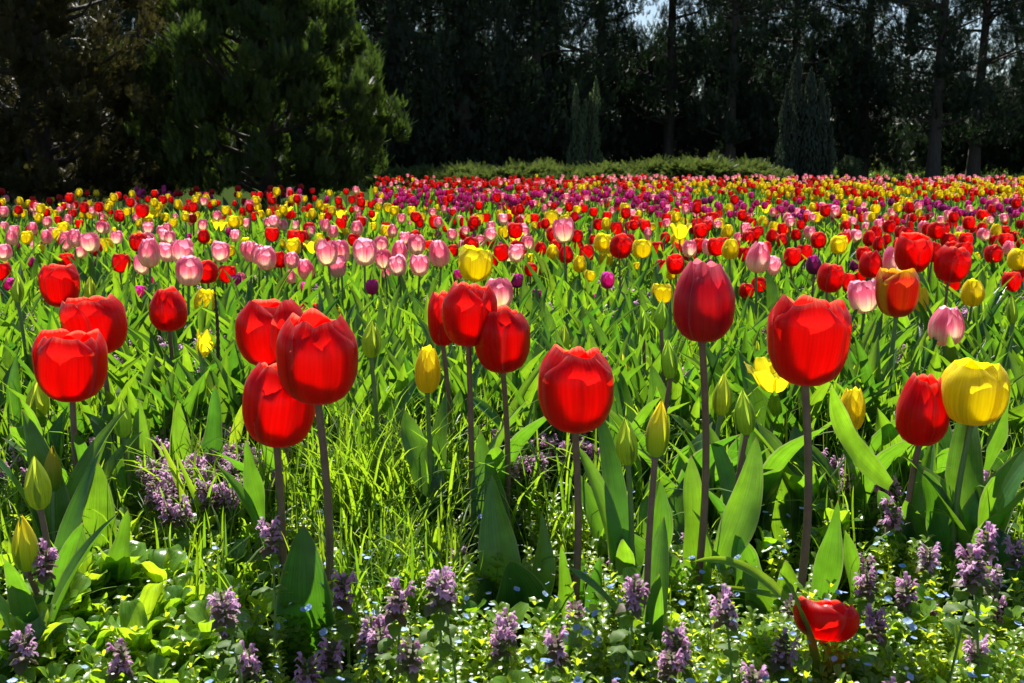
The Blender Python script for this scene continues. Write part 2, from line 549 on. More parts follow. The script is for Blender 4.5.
def scatter(mesh, tmpl, P, yaw, tilt, scale, tint, mi=None):
    """Adds a template many times: turned by tilt about X then yaw about Z, scaled and moved."""
    V, Fc, UV, M, _T = tmpl.arrays()
    n, k = len(P), len(V)
    if n == 0:
        return
    sc_ = np.asarray(scale, float)
    if sc_.ndim == 1:
        sc_ = np.repeat(sc_[:, None], 3, 1)
    W = V[None] * sc_[:, None, :]
    ct, st = np.cos(tilt)[:, None], np.sin(tilt)[:, None]
    y = W[..., 1] * ct - W[..., 2] * st
    z = W[..., 1] * st + W[..., 2] * ct
    x = W[..., 0]
    cy, sy = np.cos(yaw)[:, None], np.sin(yaw)[:, None]
    X = x * cy - y * sy
    Y = x * sy + y * cy
    out = np.stack([X, Y, z], -1) + P[:, None, :]
    FF = Fc[None] + (np.arange(n) * k)[:, None, None]
    mesh.add(out.reshape(-1, 3), FF.reshape(-1, 4), np.tile(UV, (n, 1)), np.tile(M if mi is None else np.full(len(Fc), mi), n), np.repeat(tint, k))


# ------------------------------------------------------------------ ground
gm = Mesh()
ys = np.concatenate([np.linspace(-2, 14, 81), np.linspace(15, 60, 31), [80, 120, 200, 400, 900]])
xs = np.concatenate([[-900, -300, -120, -60], np.linspace(-30, 30, 121), [60, 120, 300, 900]])
XX, YY = np.meshgrid(xs, ys)
ZZ = .012 * np.sin(XX * 3.1 + 1) * np.sin(YY * 2.3) + .008 * np.sin(XX * 7 + YY * 5)
ZZ[np.abs(XX) > 40] = 0
gm.add(np.stack([XX, YY, ZZ], -1).reshape(-1, 3), grid_faces(len(xs), len(ys)), np.stack([XX, YY], -1).reshape(-1, 2))
tag(gm.obj("ground", M_soil), "dark soil and moss under the flower bed", kind="structure")

# ------------------------------------------------------------------ trees
spray = Mesh()                   # a small folded tapering spray pointing up +Z, one unit long
spray.add([(-.10, .02, 0), (.10, .02, 0), (.17, 0, .45), (-.17, 0, .45), (0.02, .05, 1), (-0.02, .05, 1)], [(0, 1, 2, 3), (3, 2, 4, 5)], [(0, 0), (1, 0), (1, .5), (0, .5), (.6, 1), (.4, 1)])
feather = Mesh()                 # a branchlet with side twigs, one unit long
feather.add([(-.03, 0, 0), (.03, 0, 0), (.02, .06, 1), (-.02, .06, 1)], [(0, 1, 2, 3)], [(0, 0), (1, 0), (1, 1), (0, 1)])
for k in range(7):
    z = .1 + k * .12
    for s_ in (-1, 1):
        ln = .32 * (1 - .6 * z)
        feather.add([(0, z * .06, z), (s_ * ln * .55, .03, z + ln * .28), (s_ * ln, .05, z + ln * .75), (s_ * ln * .3, .06, z + ln * .42)], [(0, 1, 2, 3)], [(0, 0), (1, .3), (1, 1), (0, .5)])


def crown_mesh(rg, clumps, per, spread, size, updir=.6, out=.5, tmpl=spray, flat=1.0):
    """clumps: array (n,4) centre and radius factor, with the axis at x=y=0."""
    m = Mesh()
    n = len(clumps)
    c = np.repeat(clumps, per, 0)
    off = rg.normal(0, 1, (n * per, 3))
    off /= np.linalg.norm(off, axis=1)[:, None]
    off *= (rg.uniform(0, 1, n * per) ** .45)[:, None] * spread * c[:, 3:4]
    off[:, 2] *= flat
    P = c[:, :3] + off
    rad = c[:, :2] + off[:, :2] * 1.5
    yaw = np.arctan2(rad[:, 1], rad[:, 0]) - np.pi / 2 + rg.normal(0, .8, len(P)) + np.pi
    tilt = rg.normal(out, .45, len(P)) * 1.0
    yaw += 0
    tint = np.clip(np.repeat(rg.uniform(0, 1, n), per) * .7 + rg.uniform(0, .4, n * per), 0, 1)
    scatter(m, tmpl, P, yaw, tilt, size * rg.uniform(.6, 1.4, len(P)), tint)
    return m


def limb_mesh(rg, height, r0, n_limbs, z0, z1, reach, rise=.3, sway=.1):
    m = Mesh()
    t = np.linspace(0, 1, 10)
    ax = np.stack([sway * np.sin(t * 4 + rg.uniform(0, 6)) * t, sway * np.cos(t * 3 + rg.uniform(0, 6)) * t, t * height], 1)
    m.add(*tube(ax, r0 * (1 - .9 * t) + .01 + r0 * .3 * np.exp(-t * 60), 10))
    for i in range(n_limbs):
        z = rg.uniform(z0, z1)
        a = rg.uniform(0, 6.28)
        rr = reach(z) * rg.uniform(.6, 1.0)
        tt = np.linspace(0, 1, 6)
        base = np.array([np.interp(z, ax[:, 2], ax[:, 0]), np.interp(z, ax[:, 2], ax[:, 1]), z])
        d = np.array([math.cos(a), math.sin(a), 0])
        P = base + d * (rr * tt)[:, None] + np.array([0, 0, 1]) * (rise * rr * tt ** 1.5)[:, None] + rg.normal(0, .03 * rr, (6, 3)) * tt[:, None]
        m.add(*tube(P, r0 * .28 * (1 - .85 * tt) + .004, 5))
    return m


def make_tree(name, label, loc, rg, height, reach, crown_z, n_clumps, per, spread, size, mat, trunk_r=.2, n_limbs=24, rise=.3, out=.5, group=None, cat="tree", tmpl=spray, inner=.35, zpow=1.0, flat=1.0):
    root = link(name, None)
    root.location = loc
    tag(root, label, cat, group)
    z = crown_z + (height - crown_z) * rg.uniform(0, 1, n_clumps) ** zpow
    rr = np.array([reach(a) for a in z]) * (inner + (1 - inner) * rg.uniform(0, 1, n_clumps) ** .6)
    a = rg.uniform(0, 6.28, n_clumps)
    rr = rr * (1 + .08 * np.sin(3 * a + z * 5) + .08 * np.sin(7 * a - z * 9))
    cl = np.stack([rr * np.cos(a), rr * np.sin(a), z + rise * rr * .6, rg.uniform(.6, 1.3, n_clumps)], 1)
    link("trunk", limb_mesh(rg, height, trunk_r, n_limbs, crown_z * .7 + .1, height * .9, reach, rise).data("trunk", M_bark), root)
    link("crown", crown_mesh(rg, cl, per, spread, size, out=out, tmpl=tmpl, flat=flat).data("crown", mat), root)
    return root


tr = np.random.default_rng(21)
# the two near evergreens on the left
def bush_reach(z):
    return float(np.interp(z, [0, .5, .95, 1.5, 2.05, 2.6, 3.1, 3.4], [1.15, 1.3, 1.36, 1.02, .62, .4, .22, .05]))
p, _ = at(268, 160, 10.6)
make_tree("juniper_tree", "dense green juniper tree with bright branch tips, beside the bronze conifer", (p.x, 10.6, 0), tr, 3.4, bush_reach, .05, 560, 90, .115, .10, M_green, .09, 60, .5, .3, None, inner=.3, zpow=1.15, flat=1.3, tmpl=feather)
def left_reach(z):
    return float(np.interp(z, [0, 1, 2.5, 4, 6, 7], [1.35, 1.5, 1.35, 1.1, .5, .05]))
p, _ = at(40, 160, 10.4)
make_tree("conifer_tree", "dark bronze conifer with feathery drooping branches at the bed's corner", (p.x, 10.4, 0), tr, 7.0, left_reach, .05, 700, 70, .17, .12, M_brown, .14, 60, .25, .8, None, tmpl=feather, inner=.25, zpow=1.35)

# tall trees of the wood: four crowns, copied
def wood_reach(z):
    return float(np.interp(z, [0, 1, 3, 6, 9, 11], [1.0, 1.9, 2.3, 2.0, 1.1, .1]))
def open_reach(z):
    return float(np.interp(z, [0, 2, 4, 7, 9, 10.5], [.6, 1.5, 2.2, 2.1, 1.2, .1]))
protos = []
for k in range(5):
    if k < 3:
        protos.append(make_tree("woodland_tree", "x", (0, 0, 0), tr, 10 + k * .6, wood_reach, .25, 420, 44, .42, .2, M_dark, .17, 50, .15, .5, "wood", zpow=1.5, tmpl=feather))
    else:
        protos.append(make_tree("woodland_tree", "x", (0, 0, 0), tr, 10.2, open_reach, 1.1 + .5 * (k - 3), 215, 40, .42, .2, M_dark, .16, 60, .3, .6, "wood", zpow=1.2, tmpl=feather))
wood = [  # pixel x, distance, kind, label
    (-40, 27, 0, "tall dark conifer of the wood, farthest to the left behind the bronze conifer"),
    (60, 29, 1, "tall dark conifer of the wood rising behind the bronze conifer"),
    (150, 28, 2, "tall dark conifer of the wood between bronze conifer and juniper tree"),
    (235, 30, 0, "tall dark conifer of the wood directly behind the juniper tree's top"),
    (330, 29, 1, "tall dark conifer of the wood behind the juniper tree's bright shoulder"),
    (395, 27.5, 1, "dense dark conifer of the wood just past the juniper tree's edge"),
    (465, 27, 2, "dense dark conifer of the wood above the hedge's near end"),
    (535, 28, 0, "dense dark conifer of the wood beside the slim grey yew"),
    (600, 31, 3, "open tall tree with sky between its stems behind the slim grey yew"),
    (668, 30, 4, "open tall tree with the brightest sky gaps, between the two yews"),
    (730, 28.5, 3, "open branching tall tree just short of the broad dark yew"),
    (790, 29.5, 1, "tall dark tree directly behind the broad dark yew"),
    (862, 30, 4, "open tall tree with twiggy gaps just past the broad dark yew"),
    (934, 27, 4, "tall tree with a thick bare trunk, nearer of the trunk pair"),
    (974, 28, 3, "tall tree with a slimmer bare trunk beside the thick trunk"),
    (1050, 29, 0, "tall dark tree of the wood at its far right edge"),
    (100, 35, 1, "rear row conifer of the wood behind the bronze conifer"),
    (290, 36, 2, "rear row conifer of the wood behind the juniper tree"),
    (430, 35, 0, "rear row conifer of the wood above the hedge's near end"),
    (360, 36, 1, "rear row conifer of the wood just past the juniper tree's shoulder"),
    (500, 36, 2, "rear row conifer of the wood short of the slim grey yew"),
    (760, 36, 2, "rear row conifer of the wood behind the broad dark yew"),
    (900, 38, 3, "rear row open tree of the wood seen past the trunk pair"),
]
used = set()
for px, Y, k, lab in wood:
    pr = protos[k]
    o = pr if k not in used else copy_tree(pr)
    used.add(k)
    q, _ = at(px, 160, Y)
    o.location = (q.x, Y, 0)
    o.rotation_euler = (0, 0, tr.uniform(0, 6.28))
    s = tr.uniform(.92, 1.1)
    o.scale = (s, s, s)
    tag(o, lab, "tree", "tall trees of the wood")


def yew(label, px, Y, spires, mat, size=.07, taper=(.8, 1, .85, .4, .05)):
    q, _ = at(px, 160, Y)
    root = link("columnar_yew", None)
    root.location = (q.x, Y, 0)
    tag(root, label, "yew")
    tm, cm = Mesh(), Mesh()
    for (dx, dy, h, r) in spires:
        n = int(h * r * 5200)
        z = tr.uniform(0, 1, n) ** .9 * h
        rr = r * np.interp(z / h, [0, .15, .6, .9, 1], taper) * np.sqrt(tr.uniform(.1, 1, n)) * (1 + .25 * np.sin(z * 9 + dx * 30))
        a = tr.uniform(0, 6.28, n)
        P = np.stack([dx + rr * np.cos(a), dy + rr * np.sin(a), z], 1)
        scatter(cm, spray, P, a + np.pi / 2, tr.normal(-.15, .2, n), size * tr.uniform(.6, 1.4, n), np.clip(tr.uniform(0, 1, n), 0, 1))
        tm.add(*stem_geo((dx * .3, dy * .3, 0), (dx, dy, h * .9), .035, .008))
    tm.obj("trunk", M_bark, root)
    cm.obj("crown", mat, root)


yew("slim grey green columnar yew with four separate spires above the hedge", 585, 20, [(-.19, 0, 1.95, .11), (0, .05, 1.68, .1), (.19, 0, 2.08, .11), (.1, .1, 1.8, .1), (-.3, .05, .8, .09), (.3, .03, .7, .09), (-.08, -.1, 1.4, .1)], M_yew, .06, (.8, 1, .95, .8, .3))
yew("broad dark columnar yew tapering to one tall point, at the hedge's end", 803, 19.5, [(-.2, 0, 2.55, .22), (.05, -.08, 2.2, .24), (.28, 0, 2.0, .2), (.42, .1, 1.75, .18), (-.36, .05, 1.9, .17), (.15, .2, 2.1, .25), (-.05, .15, 1.9, .25), (.5, .0, 1.2, .14)], M_yewd)

# low spreading junipers that make the hedge
def hedge_shrub(px, Y, wd, h, label, mat=M_low):
    q, _ = at(px, 160, Y)
    root = link("spreading_juniper", None)
    root.location = (q.x, Y, 0)
    tag(root, label, "shrub", "low junipers along the far end of the bed")
    n = 120
    a = tr.uniform(0, 6.28, n)
    d = np.sqrt(tr.uniform(0, 1, n))
    cl = np.stack([d * wd * np.cos(a), d * .6 * np.sin(a), h * tr.uniform(.15, 1, n) * (1.05 - .5 * d ** 2), tr.uniform(.6, 1.2, n)], 1)
    tm = Mesh()
    for i in range(14):
        e = cl[i * 3]
        tm.add(*stem_geo((0, 0, 0), e[:3] * (1, 1, .95), .02, .005, n=5, ns=5))
    tm.obj("branch", M_bark, root)["kind"] = "stuff"
    crown_mesh(tr, cl, 60, .2, .15, out=1.0, tmpl=feather, flat=.5).obj("crown", mat, root)


for i, (px, Y, wd, h, lab) in enumerate([
    (415, 18.4, .75, .36, "low spreading juniper nearest the juniper tree, lowest of the hedge"),
    (470, 18, .85, .42, "low spreading juniper between juniper tree and slim grey yew"),
    (535, 18, .8, .48, "low spreading juniper just short of the slim grey yew"),
    (600, 17.6, .8, .45, "low spreading juniper in front of the slim grey yew"),
    (655, 18, .7, .55, "low spreading juniper just past the slim grey yew, midway along the hedge"),
    (705, 17.8, .8, .62, "tallest of the low spreading junipers, with long arching sprays"),
    (752, 18, .6, .5, "low spreading juniper beside the foot of the broad dark yew")]):
    hedge_shrub(px, Y, wd, h * .82, lab)

# dark understory of the wood
under = None
for i in range(30):
    px = -60 + i * 38 + tr.uniform(-12, 12)
    Y = tr.uniform(30.5, 33.5)
    q, _ = at(px, 160, Y)
    if 895 < px < 915 or 985 < px < 1010:
        continue
    if under is None:
        under = make_tree("understory_bush", "x", (0, 0, 0), tr, 3.2, lambda z: 1.5 * math.sqrt(max(.03, 1 - (z / 3.3) ** 2)), .05, 130, 40, .4, .2, M_dark, .05, 16, .3, .4, "u", "bush", zpow=1.2, tmpl=feather)
        o = under
    else:
        o = copy_tree(under)
    o.location = (q.x, Y, 0)
    o.rotation_euler = (0, 0, tr.uniform(0, 6.28))
    s_ = tr.uniform(.8, 1.35)
    o.scale = (1.1, 1.1, s_)
    tag(o, "dark evergreen bush filling the gap under the tall trees of the wood", "bush", "dark bushes under the tall trees")

# sunlit shrubs beyond the wood
for px, Y, h, r, lab in [(850, 24, .55, .28, "pale green little shrub just past the broad dark yew"), (900, 40, 1.6, 1.5, "sunlit green shrub beyond the wood, seen left of the trunk pair"),
                         (955, 42, 1.9, 1.2, "sunlit green shrub beyond the wood, glimpsed between the two trunks"), (1015, 40, 2.2, 2.0, "sunlit green shrub beyond the wood, past the slimmer trunk")]:
    q, _ = at(px, 160, Y)
    make_tree("leafy_shrub", lab, (q.x, Y, 0), tr, h, lambda z, h=h, r=r: r * math.sqrt(max(.02, 1 - (z / h) ** 2)), .05, 70, 40, .3 * r, .1 if Y > 30 else .06, M_light if Y > 30 else M_yew, .03, 10, .3, .5, "sunlit shrubs beyond the wood" if Y > 30 else None, "shrub")

# ------------------------------------------------------------------ tulips
STEM = {'red': M_stemP, 'rose': M_stemP, 'flame': M_stemG, 'yellow': M_stemG, 'pink': M_stemG, 'purple': M_stemG, 'dusk': M_stemP}
KIND = {'red': 'red_tulip', 'rose': 'red_tulip', 'flame': 'red_tulip', 'yellow': 'yellow_tulip', 'pink': 'pink_tulip', 'purple': 'purple_tulip', 'dusk': 'purple_tulip'}
tg = np.random.default_rng(5)

# leaf shapes shared by the tulips of the middle of the bed
leaf_shapes = []
for k in range(10):
    L = tg.uniform(.17, .25)
    o_ = tg.uniform(.03, .11)
    g = leaf_geo((.006, 0, -.01), (o_, tg.uniform(-.03, .03), L), (o_ * .15, 0, L * .62), tg.uniform(.028, .05), (-1, 0, .35), tg.uniform(.2, .6), tg.uniform(.0, .15), tg.uniform(-.5, .5), 5, 11, ph=tg.uniform(0, 6))
    leaf_shapes.append(Mesh().add(*g).data("leaf", M_leaf))
bloom_shapes, far_shapes = {}, {}
stem_shape = {}
for mat in (M_stemG, M_stemP):
    stem_shape[mat.name] = Mesh().add(*stem_geo((0, 0, 0), (0, 0, 1), .0034, .0028, (.006, .003), 7, 6)).data("stem", mat)
for c in PM:
    bloom_shapes[c] = {}
    for style in ('cup', 'egg', 'vase', 'open'):
        rr = {'cup': .5, 'egg': .46, 'vase': .5, 'open': .5}[style]
        if c in ('pink', 'purple', 'dusk'):
            rr *= .9
        bloom_shapes[c][style] = []
        for k in range(3 if style != 'open' else 1):
            m = Mesh()
            for g in bloom_petals(style, 1, rr, tg, 7, 9, 1.0):
                m.add(*g)
            bloom_shapes[c][style].append(m.data("bloom", PM[c]))

leaf_far = [Mesh().add(*leaf_geo((0, 0, 0), (.05, 0, .2), (.005, 0, .13), .04, (-1, 0, .3), .3, 0, 0, 3, 5)) for _ in range(1)][0]


def far_template(c, style, rg):
    m = Mesh()
    for g in bloom_petals(style, .047, .0222 if c not in ('purple', 'dusk') else .0185, rg, 4, 6, 1.0):
        V = g[0] + (0, 0, .25)
        m.add(V, g[1], g[2], 0, .5)
    m.add(*stem_geo((0, 0, 0), (0, 0, .248), .0032, .003, (.004, 0), 3, 4), 1)
    for a in rg.uniform(0, 6.28, 3):
        V, Fc, UV, M_, T_ = leaf_far.arrays()
        ca, sa = math.cos(a), math.sin(a)
        m.add(np.stack([V[:, 0] * ca - V[:, 1] * sa, V[:, 0] * sa + V[:, 1] * ca, V[:, 2] * rg.uniform(.7, 1)], 1), Fc, UV, 2)
    return m


for c in PM:
    far_shapes[c] = [far_template(c, s, tg) for s in ('cup', 'egg', 'cup')]
far_data = {c: [m.data("tulip", [PM[c], STEM[c], M_leaf]) for m in v] for c, v in far_shapes.items()}

placed = []          # (x, Y, kind, image x, image y, height px, object, label done)


def auto_leaf(root, n, size=1.0, yaw0=None):
    for k in range(n):
        o = link("leaf", leaf_shapes[tg.integers(len(leaf_shapes))], root)
        o.rotation_euler = (0, 0, (tg.uniform(0, 6.28) if yaw0 is None else yaw0 + tg.uniform(-1, 1)))
        s = size * tg.uniform(.75, 1.1)
        o.scale = (s, s, s)


def near_tulip(c, x0, y0, x1, y1, H, style, label, n_leaf=2, tilt=(0, 0), foot=None, hand=(), group=None, name=None, bend=None, wild=1.0, rmul=1.0):
    """A tulip given by the box of its bloom in the photograph and the bloom's real height."""
    hpx, cx = y1 - y0, (x0 + x1) / 2
    Y = H * F / hpx
    for _ in range(3):
        top, mpp = at(cx, y0, Y)
        Y *= H / (hpx * mpp)
    base, mpp = at(cx, y1, Y)
    Hr = hpx * mpp
    Rr = (x1 - x0) * mpp / 2 / (1.03 if style in ('cup', 'egg') else 1.0)
    if style == 'open':
        Rr /= 1.9
    if style == 'vase':
        Rr /= 1.02
    fx = base.x if foot is None else foot
    root = link(name or KIND[c], None)
    root.location = (fx, Y, 0)
    tag(root, label, "tulip", group)
    rg = np.random.default_rng(int(cx * 13 + y0))
    rot = Euler((tilt[0], tilt[1], 0)).to_matrix()
    rotn = np.array(rot)
    b = np.array([base.x - fx, 0, base.z])
    if style == 'bud':
        m = Mesh()
        for k, g in enumerate(bloom_petals('bud', Hr, Rr, rg, 9, 12, .3)[::2]):
            m.add(g[0] @ rotn.T + b, g[1], g[2])
        m.obj("bud", M_budy if c == 'yellow' else M_bud, root)
    else:
        for g in bloom_petals(style, Hr, Rr, rg, 13, 17, wild):
            Mesh().add(g[0] @ rotn.T + b, g[1], g[2]).obj("petal", PM[c], root)
    r = .0031 * (Hr / .09) + .0009 if style != 'bud' else .0032
    bd = bend or (rg.uniform(-.013, .013), rg.uniform(-.01, .01))
    sm = Mesh().add(*stem_geo((0, 0, -.01), b + rotn @ np.array([0, 0, Hr * .015]), r * 1.15, r, bd, 12, 10))
    ring = np.array([[0, 0, -.004], [0, 0, .002], [0, 0, Hr * .02]])
    sm.add(*tube(ring @ rotn.T + b, [r * .95, r * 1.5, Rr * .2 if style != 'bud' else r], 10))
    sm.obj("stem", (M_stemP if c in ('red', 'rose') or name == 'budding_tulip' and rg.uniform() < .5 else M_stemG), root)
    auto_leaf(root, n_leaf, 1.0)
    for h in hand:
        hand_leaf(root, Y, *h)
    placed.append((fx, Y, 'near', cx, (y0 + y1) / 2, hpx, root, True))
    return root


WINDOWS = []


def hand_leaf(root, Y, bx, by, tx, ty, wpx, turn=0., dy=0., bow=.0, fold=.3, wave=.13, twist=0., arch=0.):
    """A leaf from a base pixel to a tip pixel; turn rotates its face off the camera, dy moves its tip in depth."""
    Yg = CAM_H * F / (by - HORIZON)
    if Yg < Y:
        Y = max(Yg, Y - .12)
        by = min(by, HORIZON + CAM_H * F / Y + 4)
    P0, mpp = at(bx, by, Y)
    P1, _ = at(tx, ty, Y + dy)
    WINDOWS.append((bx, by, tx, ty, wpx, Y))
    if P0.z > .01:
        P0 = P0 + (P0 - P1).normalized() * 0.0
    d = P1 - P0
    side = Vector((d.z, 0, -d.x)).normalized()
    C = P0 + d * .55 + side * bow * d.length + Vector((0, dy * -.3, arch * d.length))
    face = Vector((math.sin(turn), -math.cos(turn), .25))
    loc = Vector(root.location)
    g = leaf_geo(P0 - loc, P1 - loc, C - loc, wpx * mpp, face, fold, wave, twist, 7, 18, ph=bx * .7)
    Mesh().add(*g).obj("leaf", M_leaf, root)


T = near_tulip
# --- big red tulips in front
T('red', 38, 334, 107, 400, .090, 'vase', "large red tulip in the left trio, lowest one with a petal flaring out", 1, (.05, .06), hand=[(95, 600, 98, 462, 40, .3, .02, .03), (60, 590, 52, 505, 30, -.5, 0, -.1), (118, 560, 84, 470, 26, .7)])
T('red', 72, 298, 132, 354, .088, 'vase', "red tulip of the left trio, middle height, standing behind the lowest", 2, (.05, -.1), hand=[(120, 540, 150, 440, 24, .6, .03, .12)])
T('red', 43, 266, 81, 307, .080, 'vase', "red tulip of the left trio, smallest and topmost with a pointed notch", 2)
T('red', 150, 290, 189, 331, .078, 'egg', "round red tulip alone below the two pale pink blooms", 2, hand=[(172, 440, 170, 352, 17, .2), (200, 445, 196, 340, 18, -.4, 0, .1)])
T('red', 239, 302, 308, 366, .090, 'cup', "large red tulip half hidden behind the front bloom of the left group", 2, (.0, -.05))
T('red', 296, 304, 324, 332, .075, 'cup', "small red tulip peeking out at the back of the red cluster of three", 2)
T('red', 278, 317, 358, 403, .094, 'cup', "largest red tulip of the left cluster of three, in front on a thick stem", 0, (0, .04), hand=[(309, 700, 303, 524, 62, .12, .02, .0, .35), (345, 660, 335, 560, 22, .8, .03)])
T('red', 240, 366, 313, 445, .092, 'cup', "large red tulip hanging lowest in the cluster of three, on a green stem", 1, (.0, .12), hand=[(268, 640, 262, 560, 30, .6), (262, 520, 246, 440, 20, -.3)])
T('red', 428, 295, 458, 346, .080, 'cup', "red tulip tucked behind the middle pair, only its edge showing", 1)
T('red', 441, 284, 496, 346, .083, 'cup', "red tulip of the middle pair, the taller one with a folded petal", 1, (0, .03), hand=[(470, 560, 415, 425, 34, .5, .05, .06)])
T('red', 475, 310, 531, 372, .083, 'cup', "red tulip of the middle pair, the lower one with pale petal rims", 0, (0, -.03), hand=[(503, 590, 480, 430, 40, -.3, .05), (505, 570, 522, 500, 24, .2, .06), (520, 580, 541, 512, 22, .5, .03, .1), (540, 620, 576, 560, 32, .9, .03, .15)])
T('red', 537, 349, 613, 431, .092, 'cup', "large red tulip standing alone in the middle with a glowing lower petal", 0, (0, .02), hand=[(572, 668, 561, 545, 20, .3), (585, 668, 600, 556, 24, -.4)])
T('rose', 670, 263, 734, 342, .090, 'egg', "tall rosy red tulip with pale pink highlights on its petal tips, highest of the front row", 0, (0, .02), hand=[(700, 600, 691, 455, 36, .5, .03, -.05), (716, 570, 756, 437, 34, -.1, .03, .1), (690, 600, 622, 528, 62, .25, .03, -.25, .3, .1), (745, 620, 735, 535, 44, .4, 0, .1), (725, 640, 785, 575, 40, .5, .02, .2)])
T('red', 766, 299, 844, 385, .094, 'vase', "large red tulip with a glowing triangle, right of the rosy red one", 0, (0, .02), hand=[(812, 640, 838, 500, 30, .3), (800, 640, 786, 560, 36, -.6), (826, 640, 868, 575, 36, .7, .03, .25), (795, 640, 745, 560, 40, .4, .02, -.2)])
T('red', 892, 377, 946, 445, .086, 'egg', "deep red egg shaped tulip beside the big yellow cup, on a dark stem", 1, (0, .03), hand=[(905, 560, 878, 490, 36, .4), (890, 486, 831, 383, 26, .3, -.1, -.12, .2), (925, 560, 905, 500, 30, -.4)])
T('flame', 875, 271, 917, 317, .080, 'vase', "orange red tulip with golden petal edges on a thick pale green stem", 2, hand=[(905, 420, 918, 345, 22, .5)])
T('red', 793, 603, 856, 640, .036, 'vase', "short red tulip opened wide just above the ground", 1, (-.3, .12), wild=1.8)
# --- yellow
T('yellow', 939, 361, 1003, 424, .078, 'cup', "big yellow tulip cup beside the deep red egg shaped tulip", 1, (0, .0), hand=[(950, 555, 924, 470, 36, .1, .02, .0, .35), (985, 470, 1010, 385, 22, .5)])
T('yellow', 414, 348, 441, 393, .060, 'egg', "slim closed yellow tulip between two red clusters, on a low stem", 2, (0, .02), hand=[(440, 500, 405, 410, 34, .6, .04, -.1)])
T('yellow', 749, 358, 798, 392, .052, 'open', "wide open yellow tulip half behind the large red tulip", 2, (.15, -.1), wild=1.6)
T('yellow', 836, 389, 864, 431, .062, 'egg', "yellow egg shaped tulip behind a slanting leaf, right of the large red tulip", 2)
T('yellow', 190, 331, 211, 358, .050, 'open', "ragged open yellow tulip low beside the lone round red tulip", 2, (.1, .4), wild=2)
T('yellow', 157, 331, 176, 350, .046, 'cup', "small yellow tulip hidden behind the stem of the round red tulip", 2)
T('yellow', 193, 290, 214, 314, .06, 'cup', "drooping yellow tulip below the lowest pale pink bloom", 2, (.1, .2), wild=1.6)
T('yellow', 325, 308, 344, 330, .06, 'cup', "small yellow tulip peeking over the largest red bloom of the cluster", 2)
T('yellow', 914, 288, 928, 312, .055, 'egg', "slim yellow tulip bud like bloom touching the orange red tulip", 1)
# --- pink
T('pink', 926, 308, 962, 346, .070, 'egg', "pink and white tulip low behind the big yellow cup", 2, (0, .04))

# --- budding tulips
buds = [
    ('g', 27, 379, 49, 418, "plump green tulip bud leaning left below the left trio"), ('g', 114, 396, 132, 438, "green tulip bud on a dark stem right of the left trio"),
    ('g', 28, 454, 53, 510, "largest green tulip bud of the low left group"), ('y', 44, 444, 62, 492, "yellow tipped tulip bud behind the low left group's largest"),
    ('y', 15, 512, 40, 572, "orange tipped tulip bud lowest on the left"), ('g', 361, 318, 381, 358, "green tulip bud above the closed yellow tulip's left"),
    ('g', 558, 322, 570, 351, "slim green tulip bud above the lone middle red tulip"), ('g', 589, 331, 601, 353, "small green tulip bud just above the lone red tulip's right edge"),
    ('g', 615, 352, 628, 382, "green tulip bud right of the lone red tulip's top"), ('g', 617, 415, 639, 466, "plump green tulip bud right of the lone middle red tulip"),
    ('y', 643, 398, 667, 458, "large yellowing tulip bud, taller neighbour of the plump green one"), ('g', 711, 372, 730, 416, "green tulip bud close beside the rosy tulip's stem"),
    ('g', 736, 388, 757, 435, "leaning green tulip bud below the wide open yellow tulip"), ('g', 662, 338, 679, 379, "green tulip bud left of the rosy tulip's stem, below its bloom"),
    ('g', 654, 299, 668, 330, "green tulip bud touching the rosy tulip's left side"), ('g', 637, 309, 650, 336, "green tulip bud second to the left of the rosy tulip"),
    ('g', 591, 306, 601, 327, "small green tulip bud under the magenta tulips in the middle"), ('g', 751, 340, 761, 366, "small green tulip bud behind the large red tulip's left edge"),
    ('g', 956, 336, 969, 360, "green tulip bud standing just behind the big yellow cup"), ('g', 1007, 294, 1018, 324, "green tulip bud at the far right end of the bed"),
    ('g', 974, 344, 985, 362, "short green tulip bud behind the big yellow cup's right half"),
    ('g', 84, 276, 96, 300, "green tulip bud right of the left trio's topmost red tulip"), ('g', 12, 275, 24, 303, "green tulip bud left of the left trio's topmost red tulip"),
]
for b in buds:
    k, x0, y0, x1, y1, lab = b
    hh = y1 - y0
    T('yellow' if k == 'y' else 'pink', x0, y0, x1, y1, .060 if hh > 35 else .052, 'bud', lab, 2 if hh < 40 else 3, (0, tg.uniform(-.15, .15)), name='budding_tulip')

# --- leafy tulip plants without a bloom in front
def leafy_plant(px, py, label, leaves):
    Y = CAM_H * F / (py - HORIZON)
    q, _ = at(px, py, Y)
    root = link("tulip_plant", None)
    root.location = (q.x, Y, 0)
    tag(root, label, "tulip plant")
    for l in leaves:
        hand_leaf(root, Y, *l)
    placed.append((q.x, Y, 'near', px, py, 60, root, True))


leafy_plant(990, 640, "broad leaved tulip plant without bloom at the right edge, below the big yellow cup", [(985, 640, 1000, 528, 52, .1, .03, .0, .4), (1012, 650, 1035, 520, 40, .4, 0, -.05), (965, 620, 950, 560, 30, .5), (1000, 640, 1030, 585, 40, -.5)])
leafy_plant(520, 655, "broad dark tulip leaves in a low fan left of the lone red tulip", [(535, 655, 510, 560, 66, .05, -.02, .0, .4), (520, 640, 492, 475, 42, -.3, .05, -.05), (525, 640, 541, 512, 26, .5, .03, .12), (545, 650, 580, 548, 36, .9, .03, .15), (505, 640, 478, 560, 30, .6, .02, -.1)])
leafy_plant(860, 640, "low tulip plant with curling dark leaves between the short red tulip and deep red tulip", [(862, 640, 845, 530, 28, .5), (870, 640, 905, 560, 44, .7, .02, .2), (850, 640, 880, 600, 40, .9, 0, .2), (858, 640, 815, 580, 34, .5, 0, -.25)])
